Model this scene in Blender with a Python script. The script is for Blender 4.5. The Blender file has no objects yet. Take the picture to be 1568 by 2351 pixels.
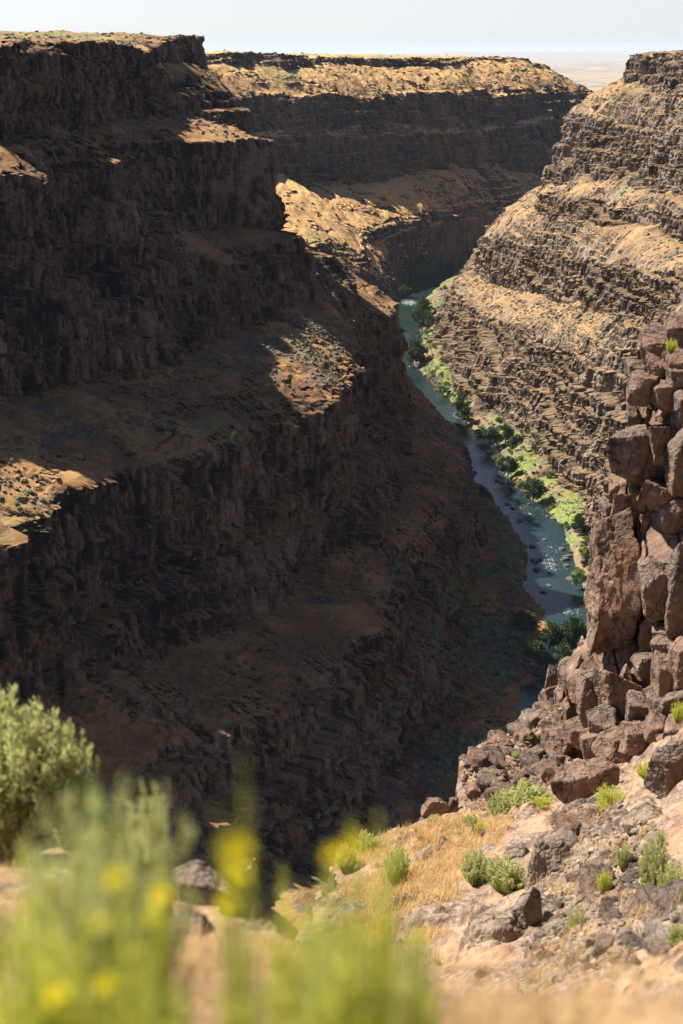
import bpy, bmesh, math, random
import numpy as np
from mathutils import Vector, Matrix
rng = np.random.default_rng(7); random.seed(7)
sc = bpy.context.scene
C = sc.collection
# ------------------------------------------------------------------ camera frame
# The photograph was measured on a 1568 x 2351 grid; P* turn a measured point into a place in metres (camera = origin).
F = 3265.3; CX = 784.; CY = 1175.5; HZ = 110.
PIT = math.atan((CY-HZ)/F); cp, sp = math.cos(PIT), math.sin(PIT)
def ray(u, v):
    a = (u-CX)/F; b = (CY-v)/F
    return np.array([a, cp+b*sp, -sp+b*cp])
def Pz(u, v, z): r = ray(u, v); return r*(z/r[2])
def Pd(u, v, D): r = ray(u, v); return r*(D/r[1])
# ------------------------------------------------------------------ numpy noise
def _h(*k):
    h = np.uint32(374761393)
    for i, a in enumerate(k):
        a = np.asarray(a).astype(np.int64).astype(np.uint32)
        h = (h ^ (a*np.uint32((668265263, 2246822519, 3266489917, 1103515245)[i % 4])))*np.uint32(2654435761)
        h = h ^ (h >> np.uint32(15))
    h = h*np.uint32(2246822519); h = h ^ (h >> np.uint32(13))
    return (h & np.uint32(0xffffff)).astype(np.float32)/np.float32(0xffffff)
def vn2(x, y, sd=0):
    xi = np.floor(x); yi = np.floor(y); fx = (x-xi).astype(np.float32); fy = (y-yi).astype(np.float32)
    xi = xi.astype(np.int64); yi = yi.astype(np.int64)
    fx = fx*fx*(3-2*fx); fy = fy*fy*(3-2*fy)
    a = _h(xi, yi, sd); b = _h(xi+1, yi, sd); c = _h(xi, yi+1, sd); d = _h(xi+1, yi+1, sd)
    return ((a*(1-fx)+b*fx)*(1-fy)+(c*(1-fx)+d*fx)*fy)*2-1
def fb2(x, y, o=4, sd=0, g=.5):
    r = 0; a = 1.; t = 0
    for i in range(o):
        r = r+a*vn2(x*2**i+17.3*i, y*2**i+5.1*i, sd+i); t += a; a *= g
    return r/t
def vn3(x, y, z, sd=0):
    zi = np.floor(z); fz = (z-zi).astype(np.float32); zi = zi.astype(np.int64); fz = fz*fz*(3-2*fz)
    xi = np.floor(x); yi = np.floor(y); fx = (x-xi).astype(np.float32); fy = (y-yi).astype(np.float32)
    xi = xi.astype(np.int64); yi = yi.astype(np.int64); fx = fx*fx*(3-2*fx); fy = fy*fy*(3-2*fy)
    def lay(k):
        a = _h(xi, yi, k, sd); b = _h(xi+1, yi, k, sd); c = _h(xi, yi+1, k, sd); d = _h(xi+1, yi+1, k, sd)
        return (a*(1-fx)+b*fx)*(1-fy)+(c*(1-fx)+d*fx)*fy
    return (lay(zi)*(1-fz)+lay(zi+1)*fz)*2-1
def fb3(x, y, z, o=4, sd=0, g=.5):
    r = 0; a = 1.; t = 0
    for i in range(o):
        r = r+a*vn3(x*2**i+3.7*i, y*2**i+9.1*i, z*2**i+1.3*i, sd+i); t += a; a *= g
    return r/t
def sstep(a, b, x): t = np.clip((x-a)/(b-a), 0, 1); return t*t*(3-2*t)
# ------------------------------------------------------------------ mesh helpers
def mesh_np(name, V, Q, attrs=None, smooth=False, mat=None, mats=None, midx=None):
    """V (n,3), Q (m,k) faces all with k corners"""
    V = np.ascontiguousarray(V, np.float32); Q = np.ascontiguousarray(Q, np.int32)
    me = bpy.data.meshes.new(name); k = Q.shape[1]
    me.vertices.add(len(V)); me.vertices.foreach_set('co', V.ravel())
    me.loops.add(Q.size); me.loops.foreach_set('vertex_index', Q.ravel())
    me.polygons.add(len(Q)); me.polygons.foreach_set('loop_start', np.arange(0, Q.size, k, dtype=np.int32))
    for nm, a in (attrs or {}).items():
        at = me.attributes.new(nm, 'FLOAT', 'POINT'); at.data.foreach_set('value', np.ascontiguousarray(a, np.float32).ravel())
    if mat: me.materials.append(mat)
    for m in (mats or []): me.materials.append(m)
    if midx is not None: me.polygons.foreach_set('material_index', np.ascontiguousarray(midx, np.int32))
    me.update(calc_edges=True)
    me.shade_smooth() if smooth else me.shade_flat()
    return me
def link(name, me, parent=None, **props):
    o = bpy.data.objects.new(name, me); C.objects.link(o)
    if parent: o.parent = parent
    for k, v in props.items(): o[k] = v
    return o
def grid_faces(nr, nc, flip=False):
    i = np.arange(nr*nc).reshape(nr, nc)
    q = np.stack([i[:-1, :-1], i[:-1, 1:], i[1:, 1:], i[1:, :-1]], -1).reshape(-1, 4)
    return q[:, ::-1] if flip else q
def empty(name, loc, label, cat, group=None):
    o = bpy.data.objects.new(name, None); C.objects.link(o); o.location = loc
    o['label'] = label; o['category'] = cat
    if group: o['group'] = group
    return o
def tag(o, label, cat, group=None):
    o['label'] = label; o['category'] = cat
    if group: o['group'] = group
    return o
# ------------------------------------------------------------------ material helpers
class M:
    def __init__(s, name):
        s.m = bpy.data.materials.new(name); s.m.use_nodes = True; s.t = s.m.node_tree; s.t.nodes.clear()
        s.out = s.n('ShaderNodeOutputMaterial'); s.b = s.n('ShaderNodeBsdfPrincipled')
        s.l(s.b.outputs[0], s.out.inputs[0]); s.b.inputs['Roughness'].default_value = .9
        s.b.inputs['Specular IOR Level'].default_value = .2
        s.tc = s.n('ShaderNodeTexCoord')
    def n(s, t, **k):
        x = s.t.nodes.new(t)
        for a, v in k.items(): setattr(x, a, v)
        return x
    def l(s, a, b): s.t.links.new(a, b)
    def put(s, inp, v):
        if hasattr(v, 'is_output'): s.l(v, inp)
        elif isinstance(v, (tuple, list)) and len(v) == 3 and inp.type == 'RGBA': inp.default_value = (*v, 1)
        else: inp.default_value = v
    def map(s, sx, sy, sz, src=None):
        x = s.n('ShaderNodeMapping'); s.l(src or s.tc.outputs['Object'], x.inputs[0]); x.inputs['Scale'].default_value = (sx, sy, sz); return x.outputs[0]
    def noise(s, vec, scale=1., det=4., rough=.55, dist=0.):
        x = s.n('ShaderNodeTexNoise'); s.l(vec, x.inputs['Vector']); x.inputs['Scale'].default_value = scale
        x.inputs['Detail'].default_value = det; x.inputs['Roughness'].default_value = rough; x.inputs['Distortion'].default_value = dist
        return x.outputs[0]
    def vor(s, vec, scale=1., feature='F1', out=0):
        x = s.n('ShaderNodeTexVoronoi', feature=feature); s.l(vec, x.inputs['Vector']); x.inputs['Scale'].default_value = scale; return x.outputs[out]
    def ramp(s, fac, stops, interp='LINEAR'):
        x = s.n('ShaderNodeValToRGB'); s.put(x.inputs[0], fac); e = x.color_ramp; e.interpolation = interp
        while len(e.elements) < len(stops): e.elements.new(.5)
        for el, (p, c) in zip(e.elements, stops):
            el.position = p; el.color = (*c, 1) if isinstance(c, tuple) else (c, c, c, 1)
        return x.outputs[0]
    def mix(s, fac, a, b, mode='MIX'):
        x = s.n('ShaderNodeMix', data_type='RGBA', blend_type=mode); s.put(x.inputs[0], fac); s.put(x.inputs[6], a); s.put(x.inputs[7], b); return x.outputs[2]
    def math(s, op, a, b=0., c=None):
        x = s.n('ShaderNodeMath', operation=op); s.put(x.inputs[0], a); s.put(x.inputs[1], b)
        if c is not None: s.put(x.inputs[2], c)
        return x.outputs[0]
    def sst(s, v, a, b):
        x = s.n('ShaderNodeMapRange', interpolation_type='SMOOTHSTEP'); s.put(x.inputs[0], v); x.inputs[1].default_value = a; x.inputs[2].default_value = b; return x.outputs[0]
    def attr(s, nm): x = s.n('ShaderNodeAttribute', attribute_name=nm); return x.outputs['Fac']
    def nz(s):
        g = s.n('ShaderNodeNewGeometry'); x = s.n('ShaderNodeSeparateXYZ'); s.l(g.outputs['Normal'], x.inputs[0]); return x.outputs[2]
    def bump(s, h, st=.5, dist=.1):
        x = s.n('ShaderNodeBump'); s.l(h, x.inputs['Height']); x.inputs['Strength'].default_value = st; x.inputs['Distance'].default_value = dist
        s.l(x.outputs[0], s.b.inputs['Normal'])
    def col(s, c): s.put(s.b.inputs['Base Color'], c)

def mat_canyon(name, dark, mid, tan, pale, grassA, grassB, k=1.0):
    """basalt cliff with dry grass on benches; k scales detail"""
    m = M(name)
    st = m.noise(m.map(.45*k, .45*k, .055*k), 1, 5, .62, .4)          # vertical streaks on the columns
    pa = m.noise(m.map(.02*k, .02*k, .035*k), 1, 4, .6)               # broad tonal patches
    fi = m.noise(m.map(1.1*k, 1.1*k, .6*k), 1, 4, .65)
    f = m.math('ADD', m.math('ADD', m.math('MULTIPLY', st, .45), m.math('MULTIPLY', pa, .33)), m.math('MULTIPLY', m.attr('tone'), .22))
    rock = m.ramp(f, [(.42, dark), (.485, mid), (.54, tan), (.61, pale)])
    rock = m.mix(m.math('MULTIPLY', m.sst(fi, .50, .66), .6), rock, dark)
    rock = m.mix(m.math('MULTIPLY', m.attr('red'), m.sst(m.noise(m.map(.09*k, .09*k, .3*k), 1, 4, .65), .45, .55)), rock, m.mix(fi, (.21, .10, .055), (.13, .065, .04)))
    lich = m.sst(m.noise(m.map(.06*k, .06*k, .06*k), 1, 5, .6), .56, .68)
    rock = m.mix(m.math('MULTIPLY', lich, .28), rock, (.12, .115, .05))
    g1 = m.noise(m.map(.035*k, .035*k, .035*k), 1, 5, .6); g2 = m.noise(m.map(.5*k, .5*k, .5*k), 1, 5, .7)
    gr = m.mix(m.sst(m.math('ADD', m.math('MULTIPLY', g1, .6), m.math('MULTIPLY', g2, .4)), .42, .6), grassA, grassB)
    gr = m.mix(m.math('MULTIPLY', m.sst(g2, .55, .72), .45), gr, (.13, .10, .055))
    gr = m.mix(m.math('MULTIPLY', m.sst(m.noise(m.map(.02*k, .02*k, .05*k), 1, 4, .6), .55, .68), .55), gr, (.17, .17, .07))
    gr = m.mix(m.math('MULTIPLY', m.attr('top'), m.sst(m.noise(m.map(.02*k, .05*k, .02*k), 1, 5, .65), .38, .56)), gr, (.20, .20, .085))
    rub = m.math('MULTIPLY', m.sst(m.noise(m.map(.09*k, .09*k, .09*k), 1, 6, .7), .54, .60), m.attr('rub'))
    gr = m.mix(rub, gr, m.mix(fi, (.05, .043, .04), (.17, .14, .12)))
    gr = m.mix(m.math('MULTIPLY', m.attr('bank'), m.sst(g1, .43, .55)), gr, m.mix(m.sst(g2, .4, .6), (.085, .14, .026), (.22, .24, .06)))
    gr = m.mix(m.math('MULTIPLY', m.attr('bank'), m.sst(m.noise(m.map(.12*k, .12*k, .12*k), 1, 5, .7), .53, .58)), gr, m.mix(fi, (.06, .05, .046), (.22, .19, .17)))
    ed = m.math('ADD', m.nz(), m.math('MULTIPLY', m.math('SUBTRACT', g2, .5), .5))
    fac = m.math('MULTIPLY', m.sst(ed, .56, .74), m.sst(m.attr('talus'), .05, .5))
    m.col(m.mix(fac, rock, gr))
    m.bump(m.math('ADD', fi, m.noise(m.map(2.5*k, 2.5*k, 1.2*k), 1, 3, .6)), .55, .5/k)
    return m.m
rock_shaded = mat_canyon('shade_wall_basalt', (.007, .005, .005), (.035, .022, .018), (.155, .09, .056), (.23, .155, .122), (.175, .09, .044), (.36, .20, .08))  # same basalt as the right wall, colours darkened to deepen the shade
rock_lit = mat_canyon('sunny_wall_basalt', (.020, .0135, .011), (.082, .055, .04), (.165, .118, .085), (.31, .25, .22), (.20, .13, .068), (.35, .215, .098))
rock_far = mat_canyon('far_wall_basalt', (.014, .0105, .011), (.04, .028, .025), (.10, .066, .048), (.15, .10, .075), (.40, .24, .10), (.54, .33, .145), .5)

# ------------------------------------------------------------------ canyon walls
def smooth_interp(xs, ys, x, w):
    """piecewise linear through the measured points, then lightly smoothed over w metres"""
    xs = np.asarray(xs, float); ys = np.asarray(ys, float); o = np.argsort(xs); xs, ys = xs[o], ys[o]
    acc = 0
    ks = np.linspace(-1, 1, 7); wt = 1-np.abs(ks)*.8; wt /= wt.sum()
    for k, ww in zip(ks, wt): acc = acc+ww*np.interp(x+k*w, xs, ys)
    return acc
class Wall:
    def __init__(s, O, t): s.O = np.array(O, float); s.t = np.array(t)/np.hypot(*t)
    def setn(s, side): s.n = side*np.array([s.t[1], -s.t[0]]); return s
    def so(s, p): d = np.asarray(p)[..., :2]-s.O; return d@s.t, d@s.n
    def Po(s, u, v, o):
        r = ray(u, v); D = (o+s.O@s.n)/(r[:2]@s.n); return r*D
def line(w, z, pts, pre=(), post=()):
    """measured edge of a lava flow: (u,v) at the flow's level z, (u,v,('o',o)) at plan offset o; pre/post are hand-set (s,o,z)"""
    S = []
    for p in pts:
        if len(p) == 2: P = Pz(p[0], p[1], z)
        elif not isinstance(p[2], tuple) and p[2] < 0: P = Pz(p[0], p[1], p[2])
        elif isinstance(p[2], tuple): P = w.Po(p[0], p[1], p[2][1])
        else: P = Pz(*p)
        a, b = w.so(P); S.append((a, b, P[2]))
    return np.array(sorted(list(pre)+S+list(post)))
def build_wall(name, w, lines, kinds, S, dv, mat, sd, col_w=1.7, amp=1., wsm=6., red=(), jit=1., rough_edge=1., top_rows=None, chute=.5, bank0=.72, steep=1, rubb=.25, outc=0.):
    n = len(S)
    Ls = []
    for i, (ln) in enumerate(lines):
        o = smooth_interp(ln[:, 0], ln[:, 1], S, wsm); z = smooth_interp(ln[:, 0], ln[:, 2], S, wsm*1.5)
        Ls.append([o, z])
    # shared buttresses plus a wander of each edge
    butt = fb2(S/38., S*0+sd, 4, sd)*5*jit
    for i in range(len(Ls)):
        a = 0.35 if i == 0 else (0.12 if i == len(Ls)-1 else 1)
        if i == len(Ls)-1: Ls[i][1] = Ls[i][1]-2.
        Ls[i][0] = Ls[i][0]+a*(butt+2.2*jit*fb2(S/11., S*0+i*7.7, 3, sd+i))
        if 0 < i < len(Ls)-1: Ls[i][1] = Ls[i][1]+jit*(2.2 if kinds[i-1] == 'c' else .8)*fb2(S/17., S*0+i*3.3, 3, sd+50+i)
    for i, k in enumerate(kinds):            # broken stretches where a cliff pinches out into a chute
        if k == 'c':
            q = chute*np.clip(1.6*fb2(S/26., S*0+i*5.1, 3, sd+70+i)-.1, 0, 1); h = Ls[i][1]-Ls[i+1][1]
            Ls[i][1] = Ls[i][1]-.35*q*h; Ls[i+1][1] = Ls[i+1][1]+.5*q*h; Ls[i][0] = Ls[i][0]-2*q
    for i in range(1, len(Ls)):
        mn = .8 if kinds[i-1] == 'c' else 1.0
        Ls[i][0] = np.maximum(Ls[i][0], Ls[i-1][0]+mn)
        if i > 1: Ls[i][1] = np.minimum(Ls[i][1], Ls[i-1][1]-.3)
    rows_o, rows_z, cl, tl, rd, fr, bk, sl_ = [], [], [], [], [], [], [], []
    for i, k in enumerate(kinds):
        o0, z0 = Ls[i]; o1, z1 = Ls[i+1]
        L = np.median(np.hypot(o1-o0, z1-z0)); m = max(3, int(L/dv)) if not (i == 0 and top_rows) else top_rows
        f = np.arange(m)/m
        if i == 0: f = 1-(1-f)**2.2
        if i == len(kinds)-1: f = np.append(f, 1.)
        f = f[:, None]
        rows_o.append(o0+(o1-o0)*f); zz = z0+(z1-z0)*(f if k == 'c' else f+(.12*np.sin(np.pi*f)*-1 if i else 0)); rows_z.append(zz)
        dist_top = f*np.hypot(o1-o0, z1-z0); dist_bot = (1-f)*np.hypot(o1-o0, z1-z0)
        if k == 'c':
            cl.append(np.ones_like(zz)); tl.append(np.zeros_like(zz)+.0)
        else:
            e = np.minimum(dist_top if i else dist_top*0+99, dist_bot if i < len(kinds)-1 else 99)
            stp = np.clip((z0-z1)/np.maximum(o1-o0, .1)-.85, 0, 1)*(0 if i in (0, len(kinds)-1) else 1)
            cl.append(np.maximum(np.exp(-(e/2.5)**2), stp)); tl.append(sstep(0, 3., e+1.8*fb2(S[None]/4.+zz*0, zz/4., 2, sd+9)))
        sl_.append((o1-o0)/np.maximum(z0-z1, .5)+0*zz if k == 'c' else 0*zz+.6)
        r = np.zeros_like(zz)
        for (ri, ss0, ss1, th) in red:
            if ri == i and k == 'c': r = np.maximum(r, sstep(th, th*.35, dist_bot+1.5*vn2(S[None]/5+zz*0, zz*0, 3))*sstep(ss0-8, ss0+4, S)*sstep(ss1+8, ss1-4, S))
        bk.append(sstep(bank0, bank0+.15, f)*(i == len(kinds)-1)+0*zz); rd.append(r); fr.append(np.broadcast_to(np.minimum(dist_top, dist_bot), zz.shape))
    o = np.vstack(rows_o); z = np.vstack(rows_z); cl = np.vstack(cl); tl = np.vstack(tl); rd = np.vstack(rd); bk = np.vstack(bk); fr = np.vstack(fr)
    s = np.broadcast_to(S, o.shape)
    oc = sstep(.10, .32, fb2(s/19., o/8., 4, sd+81)+outc)*(1-cl)*(o > rows_o[1][0]+1)*(1-.6*bk)
    cl = np.maximum(cl, .75*oc); tl = tl*(1-.85*oc)
    # --- cliff relief: tiers (lava lobes), columns and broken blocks
    zt = z+8*fb2(s/60., z/24., 3, sd+3)
    th = 11.
    ti = np.floor(zt/th); tf = zt/th-ti
    hh = _h(ti.astype(np.int64), np.floor(s/55+.5*vn2(s/30, z/30, 4)).astype(np.int64), sd)
    d = (3.6*hh-1.8)*sstep(0, .06, tf)*sstep(1, .93, tf)
    z2 = (z+2.2*fb2(s/28., z/40., 2, sd+5))/4.3; t2 = np.floor(z2); f2_ = z2-t2
    d = d+(1.9*_h(t2.astype(np.int64), np.floor(s/21+.5*vn2(s/14, z/14, 8)).astype(np.int64), sd+2)-.95)*sstep(0, .12, f2_)*sstep(1, .88, f2_)
    d = d+np.clip(np.vstack(sl_), 0, 1.6)*((tf-.5)*th*.58+(f2_-.5)*4.3*.3)/amp
    d = d+3.4*fb2(s/16., z/34., 4, sd+11)
    d = d-2.6*np.maximum(0, vn2(s/7.5+.8*vn2(s/9, z/20, 5), z/26., sd+12)-.35)/.65*2      # dark recesses
    tone = 0
    for (cw, ch, ca, q) in ((col_w, 8., .95, 21), (col_w*2.3, 17., 1.3, 22), (col_w*.62, 3.6, .5, 23)):
        c = (s+cw*.7*vn2(s/(cw*2.6), z/(ch*.9), sd+q))/cw
        ci = np.floor(c); cf = c-ci
        zz = z/ch+7*_h(ci.astype(np.int64), 3, q)+.25*vn2(s/cw, z/ch, q)
        bj = np.floor(zz); bf = zz-bj
        hv = _h(ci.astype(np.int64), bj.astype(np.int64), q+sd)
        tone = tone+hv*{21: .5, 22: .28, 23: .22}[q]
        d = d+ca*((hv-.5)*1.5-.75*np.abs(2*cf-1)**3-.25*np.abs(2*bf-1)**6)
    fine = fb2(s/1.4, z/1.8, 2, sd+31)
    dc = amp*(d+.35*fine)
    o = o+cl*dc
    z = z+cl*amp*rough_edge*(.9*fb2(s/2.2, o/2.2, 2, sd+41)+.8*(_h(np.floor(s/col_w).astype(np.int64), 9, sd)-.5))
    tn = (1-cl)*np.minimum(1, fr/5)*(1-.75*bk)
    z = z+tn*(1.6*fb2(s/16., o/16., 3, sd+33)*amp+.55*amp*np.maximum(0, fb2(s/2.4, o/2.4, 2, sd+34)))
    z = z-tn*1.5*np.abs(fb2(s/13.+o/60, o/80., 2, sd+35))*amp                                  # gullies down the slope
    X = w.O[0]+s*w.t[0]+o*w.n[0]; Y = w.O[1]+s*w.t[1]+o*w.n[1]
    V = np.stack([X, Y, z], -1)
    rub = np.clip(rubb+1.2*fb2(s/40., o/30., 3, sd+61), 0, 1)
    side = np.cross(np.append(w.t, 0), np.append(w.n, 0))[2]
    me = mesh_np(name, V.reshape(-1, 3), grid_faces(*o.shape, flip=side > 0), dict(top=np.clip((rows_o[1][0]-18-o)/25, 0, 1), bank=bk, talus=np.clip(tl+.35*(1-cl)+.3, 0, 1)*(1-rd), red=rd, rub=rub, tone=tone), False, mat)
    ob = link(name, me, kind='structure')
    return ob, V, tl
def srange(*seg):
    a = [np.arange(x0, x1, d) for x0, x1, d in seg]; return np.concatenate(a)

# ---- the shaded left wall
LW = Wall((-98, 407), (.4, .917)).setn(1)
def o_(u, v, o): return (u, v, ('o', o))
zb = -242.
l0 = np.array([(-160, -420, 14), (68, -420, 19), (200, -420, 18), (330, -420, 16), (430, -430, 12), (560, -450, 4)])
T1 = line(LW, 0, [o_(0, 104, -58), o_(50, 94, -66), o_(110, 92, -78), o_(200, 90, -96), o_(262, 100, -104), o_(320, 116, -124), o_(352, 108, -136), o_(385, 88, -156), o_(430, 83, -164), o_(472, 84, -170)],
          [(-160, -70, 0), (-60, -85, 0), (-20, -112, 1), (20, -95, 0)], [(520, -260, 4), (560, -330, 0), (680, -390, 0)])  # unseen notch in the rim, shaped to let sun onto the bench
F0 = line(LW, -12, [o_(0, 180, -55.5), o_(110, 165, -74), o_(200, 160, -93), o_(262, 165, -100), o_(320, 172, -118), o_(352, 150, -130), o_(395, 140, -150), o_(440, 150, -154), o_(480, 160, -160), o_(495, 165, -162)],
          [(-160, -66, -14), (-60, -81, -14), (-20, -108, -14), (20, -91, -14)], [(520, -250, -12), (560, -320, -12), (680, -380, -12)])
T0 = line(LW, -13, [o_(0, 192, -53), o_(110, 178, -71), o_(200, 172, -89), o_(262, 176, -95), o_(320, 182, -110), o_(360, 176, -120), o_(420, 186, -128), o_(470, 205, -130), o_(520, 215, -130), o_(543, 231, -134)],
          [(-160, -62, -15), (-60, -78, -15), (-20, -104, -15), (20, -88, -15)], [(450, -190, -18), (560, -300, -18), (680, -360, -18)])
F1 = line(LW, -31, [(0, 335), (50, 325), (140, 305), (200, 290, -32), (280, 292, -33), (350, 270), (420, 264, -32), (500, 268, -34), (545, 250)],
          [(-160, -54, -31), (-60, -66, -31), (-20, -94, -31), (25, -75, -31)], [(390, -130, -31), (420, -180, -31), (560, -290, -31), (680, -350, -31)])
T2 = line(LW, -40, [(95, 408), (150, 374), (270, 377), (372, 330), (510, 304), (575, 300, -38), (640, 320, -40)],
          [(-160, -48, -40), (-60, -60, -40), (-20, -92, -40), (8, -70, -40), (20, -43, -40), (42, -38, -39), (140, -58, -40), (160, -74, -40), (190, -80, -40)], [(285, -92, -42), (340, -135, -42), (370, -160, -42), (420, -200, -42), (560, -270, -42), (680, -330, -42)])  # unseen end of the knob, extended to shade part of the bench
F2 = line(LW, -63, [(0, 540), (80, 545), (150, 535), (280, 535), (420, 540, -74), (500, 520, -82), (600, 528, -83), (655, 525, -82), (690, 480, -76)],
          [(-160, -42, -63), (-60, -52, -63), (-20, -80, -63), (40, -68, -63)], [(310, -90, -80), (340, -120, -80), (390, -170, -80), (560, -260, -80), (680, -320, -80)])
T3 = line(LW, -72, [(0, 600), (150, 592), (300, 587), (430, 582, -80), (525, 622, -92), (600, 660, -95), (650, 560, -84), (740, 525, -77)],
          [(-160, -36, -72), (-60, -44, -72), (-20, -66, -72), (40, -60, -72)], [(265, -40, -84), (300, -80, -86), (375, -150, -87), (420, -190, -86), (560, -245, -86), (680, -300, -86)])
F3 = line(LW, -109, [(75, 905), (200, 883), (350, 866), (395, 845), (425, 805), (540, 778), (607, 755), (650, 712), (710, 690), (790, 600, -105)],
          [(-160, -28, -109), (-60, -36, -109), (-20, -50, -109), (20, -38, -109)], [(380, -92, -109), (450, -160, -109), (560, -230, -109), (680, -280, -109)])
T4 = line(LW, -126, [(0, 1158), (90, 1163), (150, 1138), (240, 1118), (295, 1088), (375, 1068), (435, 1038), (540, 1028), (595, 1003), (620, 968), (690, 938), (750, 918, -123), (780, 888, -120), (803, 868, -122), (850, 782, -140), (880, 750, -148), (909, 694, -158)],
          [(-160, 18, -126), (-60, 20, -125), (-22, 22, -124), (-8, 19, -125)], [(580, -165, -155), (680, -240, -148)])  # unseen lip at the start, pushed out to shade the slope below
F4 = line(LW, -184, [(125, 1620), (215, 1578), (285, 1588), (340, 1545), (410, 1478), (535, 1450), (580, 1422), (695, 1390), (700, 1300), (880, 1255), (895, 1180), (920, 1090, -190), (940, 960, -195), (922, 842, -197)],
          [(-160, 10, -190), (-60, 10, -190)], [(530, -110, -195), (580, -165, -195), (680, -215, -195)])
_s = np.array([-160, -60, 0, 30, 60, 90, 120, 150, 180, 215, 260, 310, 370, 430, 500, 580, 680.])
M4 = np.c_[_s, smooth_interp(T4[:, 0], T4[:, 1], _s, 6)+2.5, -163+3*np.sin(_s/31.)-_s*.01]
N4 = np.c_[M4[:, 0], M4[:, 1]+2.6, M4[:, 2]-1.6]
T5 = line(LW, -194, [(430, 1700), (560, 1680), (650, 1600), (700, 1560), (790, 1525), (850, 1480), (894, 1460), (930, 1320), (1030, 1205, -200), (1075, 1065, -206)],
          [(-160, 40, -205), (-60, 42, -205)], [(405, 4, -208), (440, -20, -210), (500, -55, -212), (560, -100, -215), (680, -190, -215)])
F5 = line(LW, -235.5, [(945, 1800), (940, 1705), (1064, 1625), (1049, 1535), (1080, 1350, -234), (1110, 1240, -232)],
          [(-160, 88, -234), (-60, 92, -234), (20, 100, -235)], [(370, 22, -231), (430, -15, -231), (500, -62, -232), (560, -95, -234), (680, -165, -234)])
LB = line(LW, -240.8, [(1334, 1475), (1289, 1402), (1239, 1368), (1232, 1300), (1217, 1250), (1177, 1190), (1072, 1078), (1044, 1003), (1027, 958), (985, 913)],
          [(-160, 150, zb), (-60, 150, zb), (40, 143, zb), (130, 138, zb)], [(680, -128, zb)])
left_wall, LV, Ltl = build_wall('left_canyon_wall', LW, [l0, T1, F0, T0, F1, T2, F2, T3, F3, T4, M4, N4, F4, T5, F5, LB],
    'tctctctctctctct', srange((-160, -12, 2.), (-12, 415, .42), (415, 680, 1.5)), .5, rock_shaded, 100, amp=1.25, rubb=.5, outc=.06, jit=.7, red=((7, 60, 200, 3.), (9, -20, 190, 4.), (11, -20, 190, 2.5)), top_rows=60)

# ---- the distant wall across the bend
MW = Wall((60, 1500), (.75, .66)).setn(1)
m0 = np.array([(-500, -900, 2), (0, -900, 3), (200, -900, -4), (380, -800, -8), (480, -500, -40), (800, -400, -75)])
M1 = line(MW, 0, [o_(484, 122, -202), o_(545, 119, -196), o_(600, 120, -200), o_(640, 122, -188), o_(705, 127, -186), o_(745, 131, -204), o_(784, 131, -198), o_(880, 133, -192), o_(1000, 133, -186), o_(1049, 133, -180), o_(1085, 132, -202), o_(1194, 131, -192), o_(1260, 155, -180), o_(1345, 203, -138)],
          [(-500, -175, -2), (-260, -180, -2)], [(520, -150, -62), (700, -200, -90)])
M2 = line(MW, 0, [o_(484, 146, -196), o_(545, 148, -190), o_(600, 146, -194), o_(640, 160, -180), o_(705, 158, -178), o_(745, 142, -199), o_(784, 148, -192), o_(880, 155, -185), o_(1000, 152, -179), o_(1049, 150, -173), o_(1085, 137, -199), o_(1194, 136, -188), o_(1260, 158, -177), o_(1345, 204, -136)],
          [(-500, -168, -20), (-260, -174, -20)], [(520, -146, -64), (700, -190, -92)])
C1 = line(MW, 0, [o_(545, 224, -142), o_(620, 217, -138), o_(700, 217, -138), o_(784, 214, -138), o_(870, 219, -134), o_(960, 213, -132), o_(1050, 212, -132), o_(1130, 208, -132), o_(1240, 206, -132), o_(1345, 206, -132)],
          [(-500, -130, -48), (-260, -128, -48)], [(500, -135, -66), (700, -180, -96)])
D1 = line(MW, 0, [o_(600, 300, -128), o_(700, 296, -124), o_(784, 296, -123), o_(870, 300, -121), o_(960, 292, -119), o_(1050, 290, -118), o_(1150, 286, -118), o_(1290, 268, -118)],
          [(-500, -116, -100), (-260, -114, -100)], [(520, -120, -105), (700, -165, -110)])
C2 = line(MW, 0, [o_(640, 318, -118), o_(700, 312, -118), o_(784, 315, -116), o_(870, 318, -112), o_(960, 312, -110), o_(1050, 308, -108), o_(1150, 302, -108), o_(1285, 285, -110)],
          [(-500, -106, -106), (-260, -104, -106)], [(520, -112, -110), (700, -160, -116)])
D2 = line(MW, 0, [o_(650, 400, -100), o_(705, 430, -98), o_(784, 425, -98), o_(870, 420, -96), o_(960, 392, -96), o_(1050, 385, -94), o_(1130, 392, -92), o_(1235, 400, -90)],
          [(-500, -80, -150), (-260, -78, -150)], [(520, -90, -150), (700, -140, -150)])
C3 = line(MW, 0, [o_(784, 540, 22), o_(830, 530, -2), o_(905, 508, -28), o_(1000, 490, -46), o_(1090, 478, -52), o_(1180, 462, -54)],
          [(-500, 60, -200), (-260, 60, -200), (-90, 48, -200)], [(520, -70, -200), (700, -120, -200)])
D3 = line(MW, 0, [o_(790, 580, 34), o_(840, 560, 8), o_(905, 532, -20), o_(1000, 512, -40), o_(1090, 498, -46), o_(1180, 478, -48)],
          [(-500, 75, -215), (-260, 75, -215), (-90, 62, -215)], [(520, -62, -215), (700, -110, -215)])
MB = line(MW, -240.8, [(917, 692), (925, 665), (945, 642), (972, 633), (1029, 607), (1045, 592)],
          [(-500, 105, zb), (-260, 100, zb)], [(350, -50, zb), (700, -80, zb)])
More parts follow.
